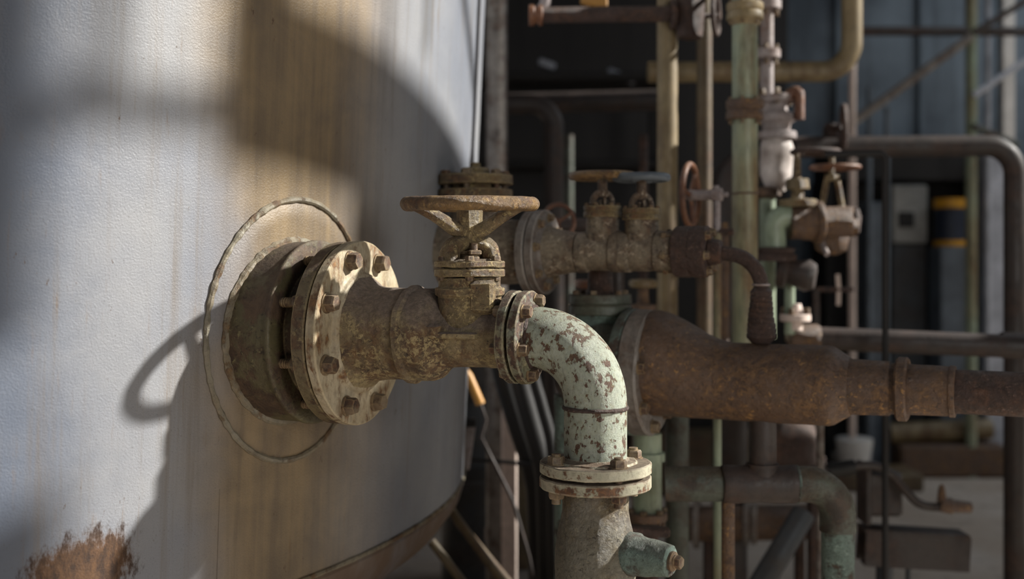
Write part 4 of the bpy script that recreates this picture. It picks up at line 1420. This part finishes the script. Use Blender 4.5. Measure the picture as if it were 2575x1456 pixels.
# tank legs
for i, (px0, y0, px1, dd) in enumerate(((1135, 1275, 1262, 3.0), (1090, 1345, 1190, 2.75), (1165, 1320, 1275, 3.2))):
    pass
lg = thing('strut_frame', 'slanting brown steel struts under the rounded bottom of the tank', 'frame', (P(1180, 0, 3.5).x, 3.5, 0))
for a, b in (((1128, 1275, 3.55), (1290, 1500, 3.4)), ((1150, 1310, 3.7), (1300, 1490, 3.6)), ((1085, 1362, 3.3), (1215, 1530, 3.25))):
    q0, q1 = P(*a), P(*b)
    t = (q0.z - .0) / (q0.z - q1.z)
    q1 = q0.lerp(q1, t)
    MB().cyl(q0, q1, M(11, 3.5), 14).build('strut', 'brownpipe', lg)
D16 = 3.9
hb = [((1262, 925), (1300, 1060), (1338, 1180), (1352, 1300)), ((1300, 925), (1332, 1050), (1364, 1170), (1374, 1300)), ((1338, 930), (1362, 1020), (1388, 1130), (1390, 1290))]
labs = ['thick black hose hanging below the main valve, the one nearest the tank', 'thick black hose hanging below the main valve, between two others', 'thick black hose hanging below the main valve, nearest the green elbow']
for i, cps in enumerate(hb):
    pp = [P(cps[0][0] - 30, cps[0][1] - 190, D16 - .09 * i)] + [P(x, y, D16 - .09 * i) for x, y in cps]
    pp.append(Vector((pp[-1].x + .01, pp[-1].y, .02)))
    ff = []
    for a in range(len(pp) - 1):
        for k in range(6):
            t = k / 6
            p0, p1, p2, p3 = pp[max(a - 1, 0)], pp[a], pp[a + 1], pp[min(a + 2, len(pp) - 1)]
            ff.append(.5 * ((2 * p1) + (p2 - p0) * t + (2 * p0 - 5 * p1 + 4 * p2 - p3) * t * t + (3 * p1 - p0 - 3 * p2 + p3) * t ** 3))
    ff.append(pp[-1])
    solo('hanging_hose', MB().sweep(ff, M((27, 24, 14)[i], D16), 18), 'rubber', labs[i], 'hose', 'black hoses hanging below the main valve')
D17 = 3.75
yr = thing('handled_tool', 'thin iron tool with a yellow handle leaning past the tank edge', 'tool', P(1300, 1220, D17))
MB().sweep([P(1168, 930, D17), P(1178, 945, D17), P(1208, 1016, D17)], [M(9, D17), M(11, D17), M(12, D17)], 14).build('handle', 'amber', yr)
MB().sweep([P(1208, 1016, D17), P(1222, 1055, D17), P(1210, 1100, D17), P(1235, 1150, D17), P(1268, 1215, D17), P(1290, 1260, D17), P(1330, 1400, D17), P(1360, 1560, D17)], M(4.5, D17), 10).build('shaft', 'darkpipe', yr)
br_ = thing('tank_bracket', 'dark bracket arm bolted beside the right edge of the tank', 'bracket', P(1170, 1200, 3.5))
MB().box(P(1180, 1062, 3.5), (M(34, 3.5), .04, M(20, 3.5)), None, .003).build('arm', 'black', br_)
MB().box(P(1176, 1120, 3.52), (M(26, 3.5), .04, M(120, 3.5)), Matrix.Rotation(.14, 3, 'Y'), .003).build('plate', 'lilac', br_)
solo('thin_rod', MB().sweep([P(1175, 1155, 3.9), P(1280, 1162, 3.85), P(1400, 1178, 3.8), P(1480, 1180, 3.8)], M(5, 3.9), 10), 'black', 'thin dark rod running level behind the lower flange', 'rod')
p = P(1281, 0, 4.05)
solo('pale_post', MB().box((p.x, p.y, yz(1010, 4.05) / 2), (M(40, 4.05), .06, yz(1010, 4.05)), None, .006), 'cream', 'pale pinkish post standing between the blue-black vessel and the hoses', 'post')
p = P(1252, 0, 4.35)
sp3 = thing('spool', 'dusty grey turned spool standing on the floor by the struts', 'spool', (p.x, p.y, 0))
zt_ = yz(1325, 4.35)
MB().lathe((p.x, p.y, 0), Z, [(0, .01), (0, M(34, 4.35)), (zt_ * .25, M(30, 4.35)), (zt_ * .4, M(22, 4.35)), (zt_ * .62, M(22, 4.35)), (zt_ * .66, M(27, 4.35)), (zt_ * .8, M(27, 4.35)), (zt_ * .84, M(22, 4.35)), (zt_ * .9, M(33, 4.35)), (zt_, M(33, 4.35)), (zt_, .01)], 30, .003).build('body', 'lilac', sp3)
p = P(1400, 0, 5.2)
gd = thing('paint_drum', 'grey and white drum standing beyond the hoses left of the green elbow', 'drum', (p.x, p.y, yz(1160, 5.2)))
MB().lathe((p.x, p.y, 0), Z, [(yz(1160, 5.2), .01), (yz(1160, 5.2), M(44, 5.2)), (yz(1100, 5.2), M(44, 5.2)), (yz(1098, 5.2), M(46, 5.2)), (yz(1093, 5.2), M(44, 5.2)), (yz(1038, 5.2), M(44, 5.2)), (yz(1034, 5.2), M(40, 5.2)), (yz(1034, 5.2), .01)], 32).build('shell', 'palesteel', gd)
z1 = yz(1160, 5.2)
solo('machine_block', MB().box((p.x + .02, p.y + .1, z1 / 2), (M(300, 5.2), .5, z1), None, .02), 'brownpipe', 'dusty brown block carrying the grey and white drum', 'block')
p = P(1340, 0, 4.6)
solo('floor_drum', MB().lathe((p.x - M(60, 4.6), p.y, M(80, 4.6)), (1, .1, 0), [(0, .01), (0, M(78, 4.6)), (M(150, 4.6), M(78, 4.6)), (M(150, 4.6), .01)], 36, .006), 'ironflange', 'grey drum lying on its side on the floor behind the hoses', 'drum')
p = P(1390, 0, 4.0)
solo('steel_post', MB().box((p.x, p.y, yz(1180, 4.0) / 2), (M(26, 4.0), .04, yz(1180, 4.0)), None, .004), 'bluesteel', 'short grey steel post left of the strainer body', 'post')

# ---------------------------------------------------------------- stair to the right of the picture, whose stringer, rail and added plates shade the tank
stair = thing('steel_stair', 'steel plant stair with solid stringer and railing right of the pipework', 'stair', (2.6, 3.3, 0))
XS = 2.5


def sy(y, z):
    return Vector((XS, y, z))


def slab(p, q, h0, h1, name, mat='darkpipe', th=.04):
    """flat steel plate in the plane of the stair between two points of its top edge"""
    m = MB()
    rings = []
    for x in (XS - th / 2, XS + th / 2):
        rings.append([Vector((x, p[0], p[1] - h0)), Vector((x, q[0], q[1] - h1)), Vector((x, q[0], q[1])), Vector((x, p[0], p[1]))])
    m._rings(rings)
    return m.build(name, mat, stair)


slab((2.27, 3.745), (3.44, 3.162), .31, .30, 'stringer')
slab((3.5, 1.9), (4.0, 1.9), 1.3, 1.3, 'side_shade_plate')  # unseen plate added to keep sun off the hose and beam
slab((2.27, 4.6), (2.405, 4.6), 1.16, 1.16, 'upright_shade_plate')
slab((1.70, 4.6), (2.034, 4.6), 1.32, 1.32, 'upright_shade_plate')  # unseen upright plate added to dim the tank's left edge
slab((1.7, 3.79), (2.28, 3.53), .04, .055, 'handrail')
slab((1.60, 3.04), (2.085, 3.00), .9, .86, 'low_shade_plate')  # unseen plate added to shade the tank's lower left
slab((2.585, 3.58), (2.96, 3.40), 2.4, 2.4, 'side_shade_plate')
slab((2.255, 2.86), (2.60, 2.90), 1.7, 1.7, 'side_shade_plate')  # unseen plate added to darken the lower part of the tank
slab((2.955, 2.90), (3.50, 2.90), 1.7, 1.7, 'side_shade_plate')  # unseen plate added to shade the tank's lower right edge
for y, w in ((2.685, .016), (2.857, .022), (2.10, .04)):
    MB().box((XS, y, 4.1), (.02, w, 1.1), None, .002).build('baluster', 'darkpipe', stair)
MB().cyl((XS, 2.94, 3.9), (XS, 3.36, 3.42), .022, 12).build('rail', 'darkpipe', stair)
MB().box((XS, 3.40, 1.5), (.08, .08, 3.0), None, .004).build('post', 'darkpipe', stair)
MB().box((XS, 2.93, 1.0), (.06, .06, 2.2), None, .004).build('post', 'darkpipe', stair)
